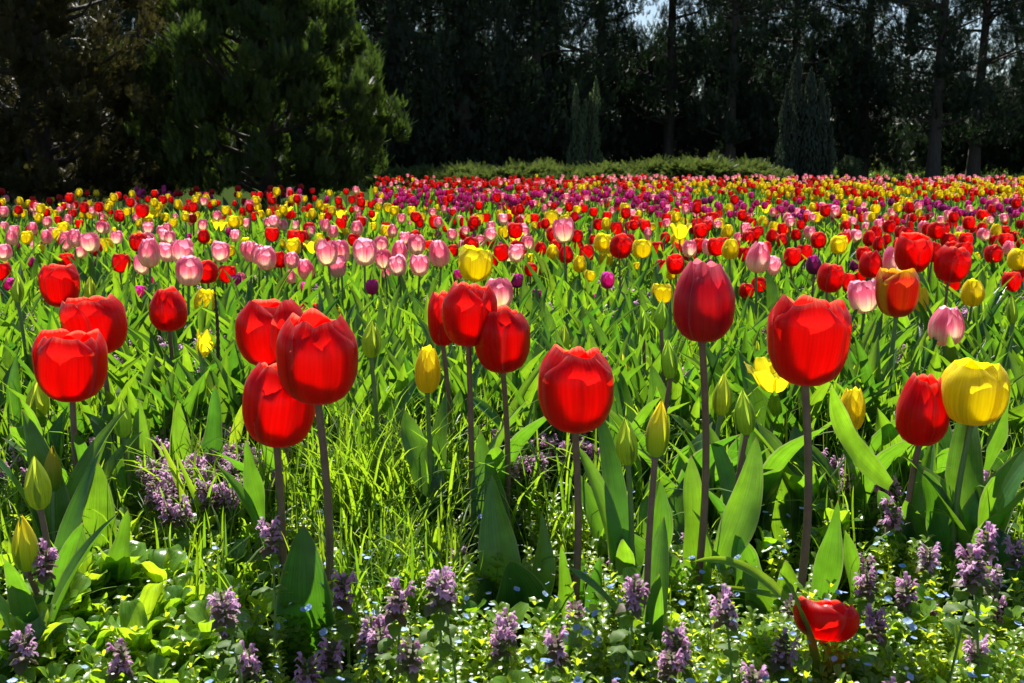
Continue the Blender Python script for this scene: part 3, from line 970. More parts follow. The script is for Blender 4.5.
leafy_plant(680, 640, "tulip plant with one broad leaf bent over, below the plump green bud", [(690, 650, 640, 620, 30, .6, 0, -.3), (640, 600, 660, 480, 30, .4, .02, .1), (660, 620, 600, 640, 26, .8, .03, -.3)])
leafy_plant(35, 660, "tulip plant with upright leaves in the lower left, under the orange tipped bud", [(40, 640, 22, 560, 26, .3), (80, 620, 72, 500, 34, .2, .03), (110, 610, 128, 510, 30, -.3, 0, .05), (60, 610, 90, 560, 24, .8)])
leafy_plant(440, 700, "single tulip leaf lying flat at the bottom, under the mauve nettles", [(550, 700, 474, 655, 34, .3, .0, .15, .3)])
leafy_plant(600, 600, "tulip plant with two blades crossing behind the lone red tulip's stem", [(612, 600, 575, 470, 26, .5, .03, .1), (600, 600, 632, 490, 30, -.4, .04, -.05), (640, 580, 655, 470, 30, .2, .05), (655, 560, 690, 470, 36, -.4, .05, .1)])
leafy_plant(780, 560, "dark leaved tulip plant between the two tallest front red tulips", [(775, 570, 760, 440, 44, .2, .02), (760, 570, 740, 470, 30, -.5, .03), (790, 560, 800, 470, 30, .5, .02, .1)])
leafy_plant(190, 540, "upright tulip plant behind the mauve nettle patch on the left", [(185, 520, 178, 400, 24, .2), (200, 520, 215, 385, 30, -.3, .02, .1), (160, 520, 140, 400, 24, .5, .02, -.1)])

# more leafy plants of the front rows
big_leaves = []
for k in range(9):
    L = tg.uniform(.15, .22)
    o_ = tg.uniform(.03, .12)
    big_leaves.append(Mesh().add(*leaf_geo((.006, 0, -.01), (o_, tg.uniform(-.03, .03), L), (o_ * .1, 0, L * .65), tg.uniform(.045, .068), (-1, 0, .35), tg.uniform(.25, .6), tg.uniform(.08, .24), tg.uniform(-.5, .5), 7, 15, ph=tg.uniform(0, 6))).data("leaf", M_leaf))
for px, Yp in [(120, 1.5), (30, 1.45), (70, 1.35), (170, 1.85), (345, 1.95), (425, 1.75), (455, 1.55), (520, 1.9), (545, 1.7), (600, 1.75), (625, 1.5), (650, 1.4), (670, 1.6), (735, 1.45), (745, 1.75), (765, 1.35), (800, 1.6), (850, 1.55), (880, 1.8),
               (905, 1.45), (930, 1.6), (955, 1.4), (985, 1.55), (1010, 1.35), (640, 1.9), (700, 1.85), (965, 1.9), (490, 1.4), (530, 1.5), (690, 1.35), (820, 1.35), (870, 1.35), (15, 1.8), (205, 1.7), (1000, 1.2)]:
    root = link("tulip_plant", None)
    root.location = ((px - 512) / F * Yp, Yp, 0)
    side = "left of the red cluster" if px < 300 else "between red cluster and lone red tulip" if px < 575 else "right of the lone red tulip"
    tag(root, "leafy bloomless tulip plant in front, " + side, "tulip plant", "bloomless tulip plants " + side)
    for j in range(tg.integers(3, 6)):
        o = link("leaf", big_leaves[tg.integers(9)], root)
        o.rotation_euler = (0, 0, tg.uniform(0, 6.28))
        s_ = tg.uniform(.75, 1.08)
        o.scale = (s_, s_, s_)

# --- tulips in the middle of the bed, read off four tiles of the photograph (x origin, entries: x y height in quarter pixels)
TILES = {
    0: {
        'red': "198 85 30,297 100 32,345 105 32,147 108 26,478 145 48,572 125 52,316 178 34,558 252 72,268 328 60,480 335 74,12 368 70,832 370 90,905 378 68,553 95 25,523 102 20,445 128 22,115 90 18,10 90 24,290 135 35,435 152 25,840 100 30,865 95 25,980 88 28,760 105 25,740 112 22,925 130 28,970 130 30,900 160 30,120 130 20",
        'yellow': "70 132 35,97 135 32,100 102 28,135 105 30,168 128 38,195 125 35,222 137 32,262 105 34,335 140 32,368 140 38,378 105 28,446 92 32,510 128 32,535 122 30,605 135 42,632 135 32,647 105 36,660 152 34,743 140 30,765 145 40,790 142 30,905 122 36,955 165 44,1000 140 30,108 232 52,165 280 40,695 172 34,840 252 30,920 285 45,460 200 20,985 255 45,1015 105 28",
        'pink': "72 88 26,17 128 42,273 160 42,402 128 36,410 152 34,403 190 50,22 188 38,48 232 62,62 205 45,218 213 45,268 235 54,298 235 70,145 268 44,368 252 76,320 285 58,25 292 66,590 185 40,650 208 50,692 222 36,543 152 38,700 145 20,810 182 48,796 226 42,872 145 42,600 295 114,735 290 100,755 365 120,575 340 80,672 292 75,882 290 80,1005 288 80,990 175 40,963 400 55",
        'purple': "424 277 36,396 333 44,133 330 44,760 228 28,615 172 24,35 420 50,70 262 30,915 205 32,893 185 22,620 400 40,565 450 50,555 205 16,690 88 14,805 92 16,820 290 24,945 405 50",
    },
    256: {
        'red': "65 220 55,150 228 52,185 230 52,100 320 66,220 262 34,182 268 22,720 170 54,868 180 54,835 215 48,520 190 40,995 220 44,945 252 46,985 293 66,385 78 32,160 97 28,60 120 28,85 112 24,255 105 26,280 125 30,345 125 34,285 95 24,920 152 36,890 105 34,855 125 28,760 195 28,790 285 50,940 325 60,785 165 30,735 88 24,788 96 24,985 105 26,1010 110 28,285 240 25,215 110 26,195 120 26,320 110 24,150 140 22,690 265 40",
        'yellow': "8 108 34,125 125 40,225 137 40,285 112 30,305 127 34,278 145 34,490 108 34,525 112 36,558 125 36,470 145 36,468 188 34,435 96 18,622 125 36,640 150 46,665 150 38,725 112 26,680 112 20,925 132 24,885 158 44,975 140 40,20 140 34,175 160 20,255 230 32,105 255 34,355 210 36,392 240 30,708 225 26,872 340 135,410 235 24",
        'pink': "48 172 40,85 175 36,113 182 42,158 182 36,270 175 36,218 208 46,310 208 50,405 195 58,410 145 36,435 165 32,545 205 50,520 205 44,582 155 38,785 220 48,815 215 40,895 245 50,705 130 34,752 118 32,795 130 36,815 160 34,990 158 44,618 95 20,615 172 24,290 295 100,340 290 95,330 348 85,435 292 105,500 258 65,515 318 82,575 290 88,640 260 82,655 343 85,740 295 105,575 345 80,45 315 92,12 300 80,143 322 66,208 357 80,143 388 56,830 265 45,595 235 50,520 375 40,1015 300 60,55 95 24,975 455 125",
        'purple': "203 437 50,465 430 60,730 222 34,940 195 28,975 265 30,810 380 40,870 230 30,240 290 30,335 75 14,355 150 18",
    },
    512: {
        'red': "15 205 60,120 182 38,165 220 60,345 178 46,380 145 34,325 130 36,422 195 50,468 186 36,520 180 42,550 122 32,578 115 28,615 155 42,655 132 34,600 180 30,612 233 42,580 275 54,655 280 56,708 302 55,590 347 56,655 340 74,725 195 45,770 197 38,745 225 40,815 270 70,805 152 42,895 140 30,963 170 34,985 205 40,968 235 38,930 300 60,110 277 55,218 300 70,270 262 44,302 295 64,73 360 52,428 268 92,880 405 45,935 445 60,990 420 60,325 240 40,45 295 50,1010 280 60,425 108 30,375 98 25,285 115 34,220 100 22,145 100 22,90 155 36,45 105 24,20 130 25,830 135 28,535 185 45,460 130 30",
        'yellow': "105 97 28,165 150 56,230 145 34,258 120 34,62 155 36,90 185 34,18 158 24,360 252 70,160 290 58,268 338 66,518 278 74,440 162 26,502 142 36,380 178 48,605 105 32,640 145 40,690 117 34,670 205 72,690 165 30,770 120 40,870 115 40,830 175 42,858 208 54,870 278 78,605 455 80,305 385 46,375 320 60,70 315 40,635 370 60,470 250 50,500 345 30,560 188 30,1015 115 36",
        'pink': "210 205 95,15 295 70,42 198 46,145 195 34,545 213 42,765 263 50,902 232 42,938 197 46,130 115 34,192 125 30,400 125 34,500 110 30,522 115 30,483 135 30,618 115 32,735 140 34,952 140 28,748 97 24,1015 172 36,975 313 118,365 295 26,32 128 26",
        'purple': "380 403 64,20 405 56,97 460 40,330 472 30,790 330 30,65 226 32,310 207 26,120 360 40,535 330 30,450 210 20,270 150 20,740 165 24,890 185 22,545 240 20",
    },
    768: {
        'red': "63 200 52,32 237 44,110 220 48,205 243 64,140 295 68,90 310 74,235 395 110,310 410 70,305 240 56,425 215 62,400 235 60,470 242 46,350 188 26,525 215 30,570 295 148,655 290 80,380 300 60,410 340 108,670 205 66,690 200 60,715 245 58,735 175 46,720 342 138,800 175 52,785 285 68,830 208 44,875 140 30,925 200 34,945 245 56,905 245 48,900 298 72,1008 178 36,970 410 76,1005 385 70,1010 255 40,690 165 26,635 150 28,545 152 30,500 155 36,345 125 36,740 415 60,365 385 50,75 258 20,975 225 40,140 115 24,990 230 40",
        'yellow': "280 262 72,22 187 40,190 150 42,210 140 36,235 130 34,308 125 36,310 158 38,360 140 36,428 118 40,430 155 34,485 158 40,775 155 30,872 172 38,755 232 50,965 200 24,815 453 105,990 320 82,48 128 30,570 130 18,292 183 20,840 305 30,8 115 28",
        'pink': "18 130 36,52 95 28,75 122 34,115 130 36,158 140 38,160 210 50,215 108 34,268 122 38,262 158 28,375 105 32,395 150 42,390 190 38,350 225 50,440 178 40,470 195 40,470 152 34,570 158 42,612 150 34,650 145 30,622 190 50,600 210 40,715 140 36,768 205 40,860 220 52,905 212 40,500 330 110,385 470 130,12 345 75,315 225 50,70 160 34,45 155 30",
        'purple': "185 340 76,342 343 44,130 172 26,645 98 24,510 92 18,975 105 22,450 105 20,870 110 14",
    },
}
mid = []            # colour, image x, image y (centre), height px
for ox, d in TILES.items():
    for c, s in d.items():
        for e in s.split(','):
            x, y, h = map(float, e.split())
            mid.append((c, ox + x / 4, 180 + y / 4, h / 4))


def mid_tulip(c, px, py, hpx, rg):
    Hn = {'red': .066, 'yellow': .066, 'pink': .066, 'purple': .05}[c]
    Yh = Hn * F / hpx
    Yp = (CAM_H - .27) * F / (py - HORIZON)
    Y = math.sqrt(Yh * Yp)
    q, mpp = at(px, py + hpx / 2, Y)
    if q.z < .15:
        Y = (CAM_H - .16) * F / (py + hpx / 2 - HORIZON)
        q, mpp = at(px, py + hpx / 2, Y)
    H = hpx * mpp
    cc = c
    if c == 'purple' and (rg.uniform() < .25 or (px > 700 and hpx > 10)):
        cc = 'dusk'
    st = rg.choice(['cup', 'cup', 'egg', 'vase', 'cup', 'egg', 'vase', 'cup', 'egg', 'vase', 'open']) if c != 'purple' else 'egg'
    if st == 'open' and c != 'yellow':
        st = 'vase'
    if c == 'purple' and py > 270 and px < 700:
        st = 'vase'
    root = link(KIND[c], None)
    root.location = (q.x, Y, 0)
    b = link("bloom", bloom_shapes[cc][st][rg.integers(len(bloom_shapes[cc][st]))], root)
    b.location = (0, 0, q.z)
    b.scale = (H * rg.uniform(.92, 1.05) * (.62 if st == 'open' else 1),) * 2 + (H,)
    b.rotation_euler = (rg.normal(0, .08), rg.normal(0, .08), rg.uniform(0, 6.28))
    sm = STEM[cc]
    s = link("stem", stem_shape[sm.name], root)
    s.scale = (1.1, 1.1, q.z + .004)
    s.rotation_euler = (0, 0, rg.uniform(0, 6.28))
    auto_leaf(root, 3 if Y < 3.2 else 2, float(np.clip(q.z / .27, .7, 1.1)))
    tag(root, None, "tulip")
    placed.append((q.x, Y, KIND[c], px, py, hpx, root, False))


for _ in range(110):
    px_, py_ = tg.uniform(20, 1010), tg.uniform(212, 250)
    c_ = 'red' if tg.uniform() < (.3 if px_ < 420 else .6) else 'pink' if tg.uniform() < .6 else 'yellow'
    mid.append((c_, px_, py_, float(np.interp(py_, [212, 250], [9, 16])) * tg.uniform(.85, 1.1)))
for m_ in mid:
    mid_tulip(*m_, tg)

# --- far bands
far = []            # colour, x, Y, scale


def band(n, x0, x1, Y0, Y1, choose, zs=1.0):
    for _ in range(n):
        Y = 1 / tg.uniform(1 / Y1, 1 / Y0)
        px = tg.uniform(x0, x1)
        c = choose(px, Y)
        if c is None:
            continue
        far.append((c, (px - 512) / F * Y, Y, tg.uniform(.82, 1.16), zs))


def pick(**kw):
    ks = list(kw)
    p_ = np.array([kw[k] for k in ks], float)
    return ks[tg.choice(len(ks), p=p_ / p_.sum())]


def far_colour(px, Y):
    if px < 600:
        return pick(red=.72, pink=.22, yellow=.06)
    k = min(1, (px - 570) / 120)
    if Y > 13.2:
        return pick(pink=.6, red=.3, yellow=.1 * k)
    return pick(yellow=.5 * k + .03, red=.42, pink=.08 + .3 * (1 - k))


band(950, 378, 1040, 9.6, 15.8, far_colour)
band(170, 600, 1040, 13.5, 15.8, lambda px, Y: pick(pink=.9, red=.1), 1.12)
band(260, 760, 1040, 7.6, 9.8, lambda px, Y: pick(yellow=.58, red=.4, pink=.02))
band(60, 560, 780, 9.0, 10.5, lambda px, Y: pick(yellow=.7, red=.3))
band(400, 375, 690, 6.9, 9.9, lambda px, Y: pick(purple=.74, dusk=.04, pink=.09, red=.13), .92)
band(170, 640, 1040, 5.7, 7.6, lambda px, Y: pick(purple=.72, dusk=.28), .86)
band(90, -20, 400, 5.0, 7.0, lambda px, Y: pick(red=.5, yellow=.42, pink=.08))
band(70, 400, 1040, 4.4, 6.0, lambda px, Y: pick(red=.5, yellow=.22, pink=.28))
band(60, -20, 380, 6.8, 8.5, lambda px, Y: pick(red=.5, yellow=.3, pink=.1, purple=.1))
band(26, 140, 215, 8.2, 9.0, lambda px, Y: pick(red=.5, purple=.5))
band(12, 262, 360, 8.0, 9.0, lambda px, Y: pick(red=.8, pink=.2))
far.sort(key=lambda e: e[2])
counts = {}
for q in placed:
    if q[2] != 'near':
        counts[q[2]] = counts.get(q[2], 0) + 1
counts['red_tulip'] += 17
counts['yellow_tulip'] += 9
rest = {}
for c, x, Y, s, zs in far:
    k = KIND[c]
    if counts.get(k, 0) < 300:
        counts[k] = counts.get(k, 0) + 1
        o = link(k, far_data[c][tg.integers(3)])
        o.location = (x, Y, 0)
        o.scale = (s, s, s * zs * tg.uniform(.95, 1.1))
        o.rotation_euler = (tg.normal(0, .05), tg.normal(0, .05), tg.uniform(0, 6.28))
        tag(o, None, "tulip")
        placed.append((x, Y, k, 512 + F * x / Y, 160 + .28 / Y * F, 55 / Y, o, False))
    else:
        rest.setdefault(k, []).append((c, x, Y, s * (zs if zs < 1 else 1)))
for k, v in rest.items():
    m = Mesh()
    cols = sorted({e[0] for e in v})
    mats = [PS[c] for c in cols] + [M_stemG, M_leafS]
    for ci, c in enumerate(cols):
        for t_ in range(3):
            e = np.array([(x, Y, s) for cc, x, Y, s in v if cc == c][t_::3])
            if not len(e):
                continue
            tm = far_shapes[c][t_]
            mi = tm.arrays()[3]
            mp_ = np.array([ci, len(cols), len(cols) + 1])[mi]
            tmp = Mesh()
            a_ = tm.arrays()
            tmp.add(a_[0], a_[1], a_[2], mp_)
            n = len(e)
            scatter(m, tmp, np.stack([e[:, 0], e[:, 1], np.zeros(n)], 1), tg.uniform(0, 6.28, n), tg.normal(0, .05, n), e[:, 2], tg.uniform(0, 1, n))
    o = m.obj("distant_" + k + "s", mats)
    tag(o, {"red_tulip": "farthest red tulips massed below the hedge", "pink_tulip": "farthest pink tulips massed below the hedge", "yellow_tulip": "farthest yellow tulips massed below the trunks",
            "purple_tulip": "farthest purple tulips massed in the far band"}[k], "tulips", kind="stuff")

# --- labels of the tulips in the middle and far parts of the bed
LAND = [(62, 287, "left trio's topmost red tulip"), (170, 310, "lone round red tulip"), (300, 318, "red cluster of three"), (474, 265, "tallest big yellow bloom"), (575, 390, "lone middle red tulip"),
        (701, 300, "rosy red tulip"), (805, 340, "glowing triangle tulip"), (896, 294, "orange and gold tulip"), (945, 326, "pink tulip behind the yellow cup"), (586, 88, "slim grey yew"),
        (803, 120, "broad dark yew"), (564, 231, "tall pale pink bloom")]
ORD = ["nearest", "second nearest", "third nearest", "fourth nearest", "fifth nearest", "sixth nearest", "seventh nearest", "eighth nearest", "ninth nearest", "tenth nearest"]
CN = {'red_tulip': 'red', 'pink_tulip': 'pink and white', 'yellow_tulip': 'yellow', 'purple_tulip': 'magenta'}
SPECIAL = {(256 + 872 / 4, 180 + 340 / 4): "tallest big yellow tulip bloom, right behind the middle red pair", (512 + 210 / 4, 180 + 205 / 4): "tall pale pink tulip standing above the red ones in the middle",
           (256 + 975 / 4, 180 + 455 / 4): "pink streaked tulip close behind the middle red pair", (768 + 500 / 4, 180 + 330 / 4): "pink tulip rising directly behind the orange and gold tulip",
           (768 + 385 / 4, 180 + 470 / 4): "pink and white tulip touching the orange and gold tulip's left side", (768 + 815 / 4, 180 + 453 / 4): "yellow tulip above the pink one, right of the orange and gold tulip",
           (768 + 570 / 4, 180 + 295 / 4): "biggest red tulip behind the orange and gold one", (768 + 720 / 4, 180 + 342 / 4): "open petalled red tulip up and right of the orange and gold one",
           (755 / 4, 180 + 365 / 4): "lowest pale pink tulip of the left pink trio", (600 / 4, 180 + 295 / 4): "broad pale pink tulip leading the left pink trio", (735 / 4, 180 + 290 / 4): "rear right pale pink tulip of the left pink trio"}
buckets = {}
for q in placed:
    x, Y, k, px, py, h, o, done = q
    if done:
        continue
    sp = [v for kk, v in SPECIAL.items() if abs(kk[0] - px) < .3 and abs(kk[1] - py) < .3 and o.children]
    if sp:
        o["label"] = sp[0]
        continue
    d, li = min((math.hypot(px - a, (py - b) * 1.6), i) for i, (a, b, _) in enumerate(LAND))
    a, b, nm = LAND[li]
    if h >= 9.0 and o.children:
        rel = ("above" if py < b - 6 else "below" if py > b + 6 else "level with") + (" and left of" if px < a - 4 and abs(py - b) > 6 else " and right of" if px > a + 4 and abs(py - b) > 6 else "")
        if rel == "level with":
            rel = "left of" if px < a else "right of"
        elif rel in ("above", "below"):
            rel = "straight " + rel
        buckets.setdefault((k, rel, nm), []).append((d, o))
    else:
        zone = ("left part, in front of the dark evergreens" if px < 375 else "middle part, towards the low hedge" if px < 640 else "right part, towards the yew and trunks")
        dep = "tiny" if Y > 8 else "small"
        o["label"] = f"{dep} {CN[k]} tulip in the bed's {zone}"
        o["group"] = f"{dep} {CN[k]} tulips in the bed's {zone}"
for (k, rel, nm), v in buckets.items():
    v.sort(key=lambda e: e[0])
    for i, (d, o) in enumerate(v):
        if i < len(ORD):
            o["label"] = f"{CN[k]} tulip {ORD[i]} {rel} the {nm}"
            o["group"] = f"{CN[k]} tulips in the middle of the bed"
        else:
            o["label"] = f"{CN[k]} tulip far {rel} the {nm}"
            o["group"] = f"{CN[k]} tulips far {rel} the {nm}"

# ------------------------------------------------------------------ mauve dead nettles
nettles = []
for k in range(5):
    stem, lf, fl = Mesh(), Mesh(), Mesh()
    h = 1.0
    stem.add(*stem_geo((0, 0, -.05), (0, 0, h), .0022 / .13, .0016 / .13, (.05, .02), 6, 5))
    zz = [.25, .45, .62, .72, .80, .87, .93, .98]
    for i, z in enumerate(zz):
        for j in range(4 if i > 2 else 2):
            a = j * (math.pi / 2 if i > 2 else math.pi) + i * .8 + tg.uniform(-.3, .3)
            L = np.interp(z, [.2, .5, .75, 1], [.22, .20, .16, .07]) * tg.uniform(.8, 1.15)
            d = np.array([math.cos(a), math.sin(a), 0])
            b = np.array([0.02, 0, z])
            dr = np.interp(z, [.2, .7, 1], [-.2, -.5, .6])
            g = leaf_geo(b, b + d * L + (0, 0, L * dr), b + d * L * .6 + (0, 0, L * .25), L * .8, (d[0] * .3, d[1] * .3, 1), -.15, .1, 0, 5, 6, prof=[.2, .7, 1, .9, .6, .35, .02], ph=i)
            lf.add(*g, 0 if i > 2 else 1)
    for i in range(15):
        z = tg.choice([.70, .77, .84, .90, .96]) + tg.uniform(-.02, .02)
        a = tg.uniform(0, 6.28)
        d = np.array([math.cos(a), math.sin(a), 0])
        b = np.array([0.02, 0, z]) + d * .04
        L = tg.uniform(.075, .11)
        t_ = np.linspace(0, 1, 4)
        P = b + d * (L * .55 * t_)[:, None] + np.array([0, 0, 1]) * (L * .8 * t_ ** .8)[:, None]
        fl.add(*tube(P, np.array([.010, .013, .022, .026]), 5))
        tip = P[-1]
        fl.add(*leaf_geo(tip - d * .01, tip + d * .045 + (0, 0, .045), tip + (0, 0, .05), .05, -d + (0, 0, -.3), .5, 0, 0, 3, 4, prof=[.5, .8, 1, 1, .8, .5, .2]))
        sd = np.array([-d[1], d[0], 0])
        for s_ in (-1, 1):
            fl.add(*leaf_geo(tip, tip + d * .05 + sd * s_ * .03 - (0, 0, .04), tip + d * .04, .035, (0, 0, 1), .1, 0, 0, 3, 3, prof=[.6, .9, 1, 1, .9, .7, .4]))
    nettles.append((stem, lf, fl))
n_data = [(s.data("stem", M_stemG), l.data("foliage", [M_nettle, M_nettleG]), f.data("blossom", M_mauve)) for s, l, f in nettles]


def nettle(px, py, hpx, label, group=None, bare=False):
    """px, py: top of the flower head; hpx the head's height."""
    H = hpx / .36
    Y = np.clip(.115 * F / H, .8, 6)
    q, mpp = at(px, py, Y)
    root = link("dead_nettle", None)
    root.location = (q.x, Y, 0)
    hz = float(np.clip(q.z, .07, .2))
    k = tg.integers(5)
    hs = np.clip(hz, .08, .2)
    for nm, d in zip(("stem", "foliage", "blossom"), n_data[k]):
        o = link(nm, d, root)
        s = .087
        if nm == 'stem':
            o.scale = (s, s, hz)
        else:
            o.scale = (s, s, s)
            o.location = (0, 0, hz - s)
        o.rotation_euler = (0, 0, tg.uniform(0, 6.28) if nm != 'stem' else 0)
    root.rotation_euler = (tg.normal(0, .05), tg.normal(0, .07), 0)
    tag(root, label, "wildflower", group)


NET = [(262, 530, 45, "tall mauve dead nettle left of the broad upright leaf"), (245, 590, 60, "bushy mauve dead nettle lowest beside the broad upright leaf"), (222, 612, 45, "mauve dead nettle leaning left at the bushiest one's side"),
       (341, 578, 45, "mauve dead nettle just right of the broad upright leaf"), (380, 588, 50, "mauve dead nettle second to the right of the broad upright leaf"), (427, 545, 52, "brownish tall dead nettle left of the middle pair's leaves"),
       (459, 572, 50, "brownish dead nettle touching the middle pair's broad leaf"), (394, 640, 50, "mauve dead nettle at the bottom below the second one"), (464, 668, 35, "mauve dead nettle cut by the bottom edge in the middle"),
       (613, 568, 55, "brownish dead nettle right of the lone red tulip's stem"), (742, 602, 58, "thickest mauve dead nettle spike left of the short red tulip"), (785, 660, 40, "mauve dead nettle cut by the bottom edge under the short red tulip"),
       (946, 552, 48, "mauve dead nettle with a spread crown under the big yellow cup"), (1000, 488, 48, "mauve dead nettle at the right edge, taller of two"), (975, 502, 46, "mauve dead nettle at the right edge, left of the taller one"),
       (993, 612, 40, "mauve dead nettle low on the right before the broad leaf"), (930, 640, 40, "mauve dead nettle lowest on the right"), (12, 552, 44, "mauve dead nettle at the left edge under the buds"),
       (14, 635, 48, "pale mauve dead nettle in the lower left corner"), (82, 592, 36, "mauve dead nettle among the bright weed leaves"), (575, 655, 40, "mauve dead nettle bottom, below the lone red tulip"),
       (868, 600, 36, "dull mauve dead nettle right beside the short red tulip"), (610, 660, 36, "mauve dead nettle cut by the bottom right of the lone red tulip's stem"), (690, 668, 34, "mauve dead nettle cut by the bottom, left of the thick spike")]
for n_ in NET:
    nettle(*n_)
patches = [(185, 455, 45, 32, 34, "patch left of the red cluster"), (240, 445, 30, 25, 10, "patch left of the red cluster"), (540, 425, 40, 26, 22, "patch around the lone red tulip"), (520, 455, 22, 20, 6, "patch around the lone red tulip"),
           (870, 455, 25, 40, 16, "patch behind the deep red tulip"), (990, 345, 40, 20, 12, "patch beyond the big yellow cup"), (110, 345, 40, 25, 14, "patch behind the left trio"), (620, 325, 45, 15, 12, "patch among the small green buds"),
           (730, 372, 40, 18, 12, "patch behind the rosy tulip's stem"), (20, 440, 25, 25, 8, "patch left of the left trio"), (980, 470, 40, 20, 8, "patch right of the big yellow cup"), (300, 640, 130, 40, 9, "loose row along the bottom, left of the lone red tulip"), (720, 645, 150, 35, 11, "loose row along the bottom, right of the lone red tulip"), (960, 560, 60, 60, 8, "loose patch below the big yellow cup"), (190, 470, 60, 30, 16, "patch left of the red cluster"), (550, 440, 60, 25, 12, "patch around the lone red tulip"), (360, 430, 30, 30, 7, "patch right of the red cluster"), (900, 350, 30, 20, 8, "patch beyond the orange and gold tulip")]
for cx, cy, sx, sy, n, nm in patches:
    for _ in range(n):
        px, py = cx + tg.normal(0, sx * .8), cy + tg.normal(0, sy * .7)
        Y = (CAM_H - .13) * F / (py - HORIZON)
        nettle(px, py, max(10, .115 * .36 * F / Y), "mauve dead nettle in the " + nm, "mauve dead nettles in the " + nm)

# ------------------------------------------------------------------ bright broad-leaved weeds, dandelions, stalk, single blades
def weed(px, py, n, size, label):
    Y = np.clip((CAM_H - .06) * F / (py - HORIZON), .78, 3)
    q, _ = at(px, py, Y)
    root = link("leafy_weed", None)
    root.location = (q.x, Y, 0)
    tag(root, label, "weed", "bright broad leaved weeds")
    for i in range(int(n * 2)):
        a = i * 2.4 + tg.uniform(-.4, .4)
        L = size * .72 * tg.uniform(.7, 1.25)
        el = tg.uniform(.6, 1.35)
        d = np.array([math.cos(a) * math.cos(el), math.sin(a) * math.cos(el), math.sin(el)])
        b = np.array([0, 0, tg.uniform(0, .06)])
        g = leaf_geo(b, b + d * L + (0, 0, -.01), b + d * L * .6 + (0, 0, L * .22), L * tg.uniform(.42, .6), (-d[0] * .6, -d[1] * .6, 1), .22, .12, tg.uniform(-.3, .3), 7, 12, prof=[.12, .5, .95, 1, .7, .42, .02], ph=i)
        Mesh().add(*g).obj("leaf", M_weed, root)


for px, py, n, s, lab in [(60, 640, 11, .085, "bright broad leaved weed, largest of the lower left thicket"), (120, 600, 12, .09, "bright broad leaved weed at the top of the lower left thicket"), (150, 650, 10, .085, "bright broad leaved weed right of the lower left thicket"),
                          (95, 675, 9, .08, "bright broad leaved weed lowest in the lower left thicket"), (190, 625, 9, .07, "bright broad leaved weed next to the bushiest dead nettle"), (15, 600, 8, .07, "bright broad leaved weed at the left edge, under the dead nettle"),
                          (548, 480, 9, .07, "bright leaved weed behind the lone red tulip's stem"), (640, 668, 7, .06, "bright leaved weed at the bottom below the lone red tulip"), (880, 665, 8, .065, "bright leaved weed below the short red tulip"),
                          (835, 545, 7, .07, "bright leaved weed behind the short red tulip"), (960, 680, 7, .06, "bright leaved weed in the lower right corner"), (175, 690, 8, .07, "bright broad leaved weed cut by the bottom edge on the left"),
                          (35, 690, 10, .085, "bright broad leaved weed in the lower left corner of the thicket"), (85, 615, 10, .085, "bright broad leaved weed at the back of the lower left thicket"), (140, 680, 10, .08, "bright broad leaved weed at the thicket's bottom right"),
                          (215, 665, 8, .07, "bright broad leaved weed under the bushiest dead nettle"), (165, 605, 9, .08, "bright broad leaved weed behind the lower left thicket's right end")]:
    weed(px, py, n, s, lab)

def dandelion(px, py, label, wpx):
    Y = 1.45
    q, mpp = at(px, py, Y)
    root = link("dandelion", None)
    root.location = (q.x, Y, 0)
    tag(root, label, "wildflower")
    m = Mesh()
    r = wpx * mpp / 2
    for ring in range(4):
        nn = 22 - ring * 4
        for i in range(nn):
            a = i * 6.283 / nn + ring * .13
            d = np.array([math.cos(a), math.sin(a), 0])
            L = r * (1 - ring * .18)
            e = .15 + ring * .32
            b = np.array([0, 0, q.z])
            m.add(*leaf_geo(b, b + d * L * math.cos(e) + (0, 0, L * math.sin(e)), b + d * L * .5 + (0, 0, L * .3), r * .28, (0, 0, 1), .2, 0, 0, 3, 4, prof=[.5, .8, 1, 1, 1, .9, .6]))
    m.obj("blossom", M_dand, root)
    Mesh().add(*stem_geo((0, 0, 0), (0, 0, q.z), .0022, .002, (.006, 0))).obj("stem", M_stemG, root)


dandelion(897, 508, "orange yellow dandelion low between the deep red tulip and the large red one", 22)
dandelion(231, 598, "small orange yellow dandelion half hidden by the bushiest dead nettle", 12)

q, mpp = at(222, 430, 1.75)
root = link("seed_stalk", None)
root.location = (q.x, 1.75, 0)
tag(root, "dark withered plantain stalk rising straight beside the lone round red tulip", "stalk")
Mesh().add(*stem_geo((0, 0, 0), (0, 0, .3), .0018, .0016, (.003, 0))).obj("stem", M_stemG, root)
hd = Mesh()
top, _ = at(222, 290, 1.75)
t_ = np.linspace(0, 1, 26)
hd.add(*tube(np.stack([.002 * np.sin(t_ * 3), 0 * t_, .2 + (top.z - .2) * t_], 1), .0032 + .0009 * np.sin(t_ * 90) - .002 * t_ ** 4, 8))
hd.obj("seed_head", M_stalk, root)


def blade(x0, y0, xm, ym, x1, y1, wpx, Y, label, dy=0):
    P0, mpp = at(x0, y0, Y)
    C, _ = at(xm, ym, Y + dy / 2)
    P1, _ = at(x1, y1, Y + dy)
    root = link("grass_blade", Mesh().add(*leaf_geo(P0 - Vector((P0.x, Y, 0)), P1 - Vector((P0.x, Y, 0)), C - Vector((P0.x, Y, 0)), wpx * mpp, (.2, -.6, .8), .3, .02, .3, 5, 24, prof=W_G)).data("grass_blade", M_weed))
    root.location = (P0.x, Y, 0)
    tag(root, label, "grass blade")


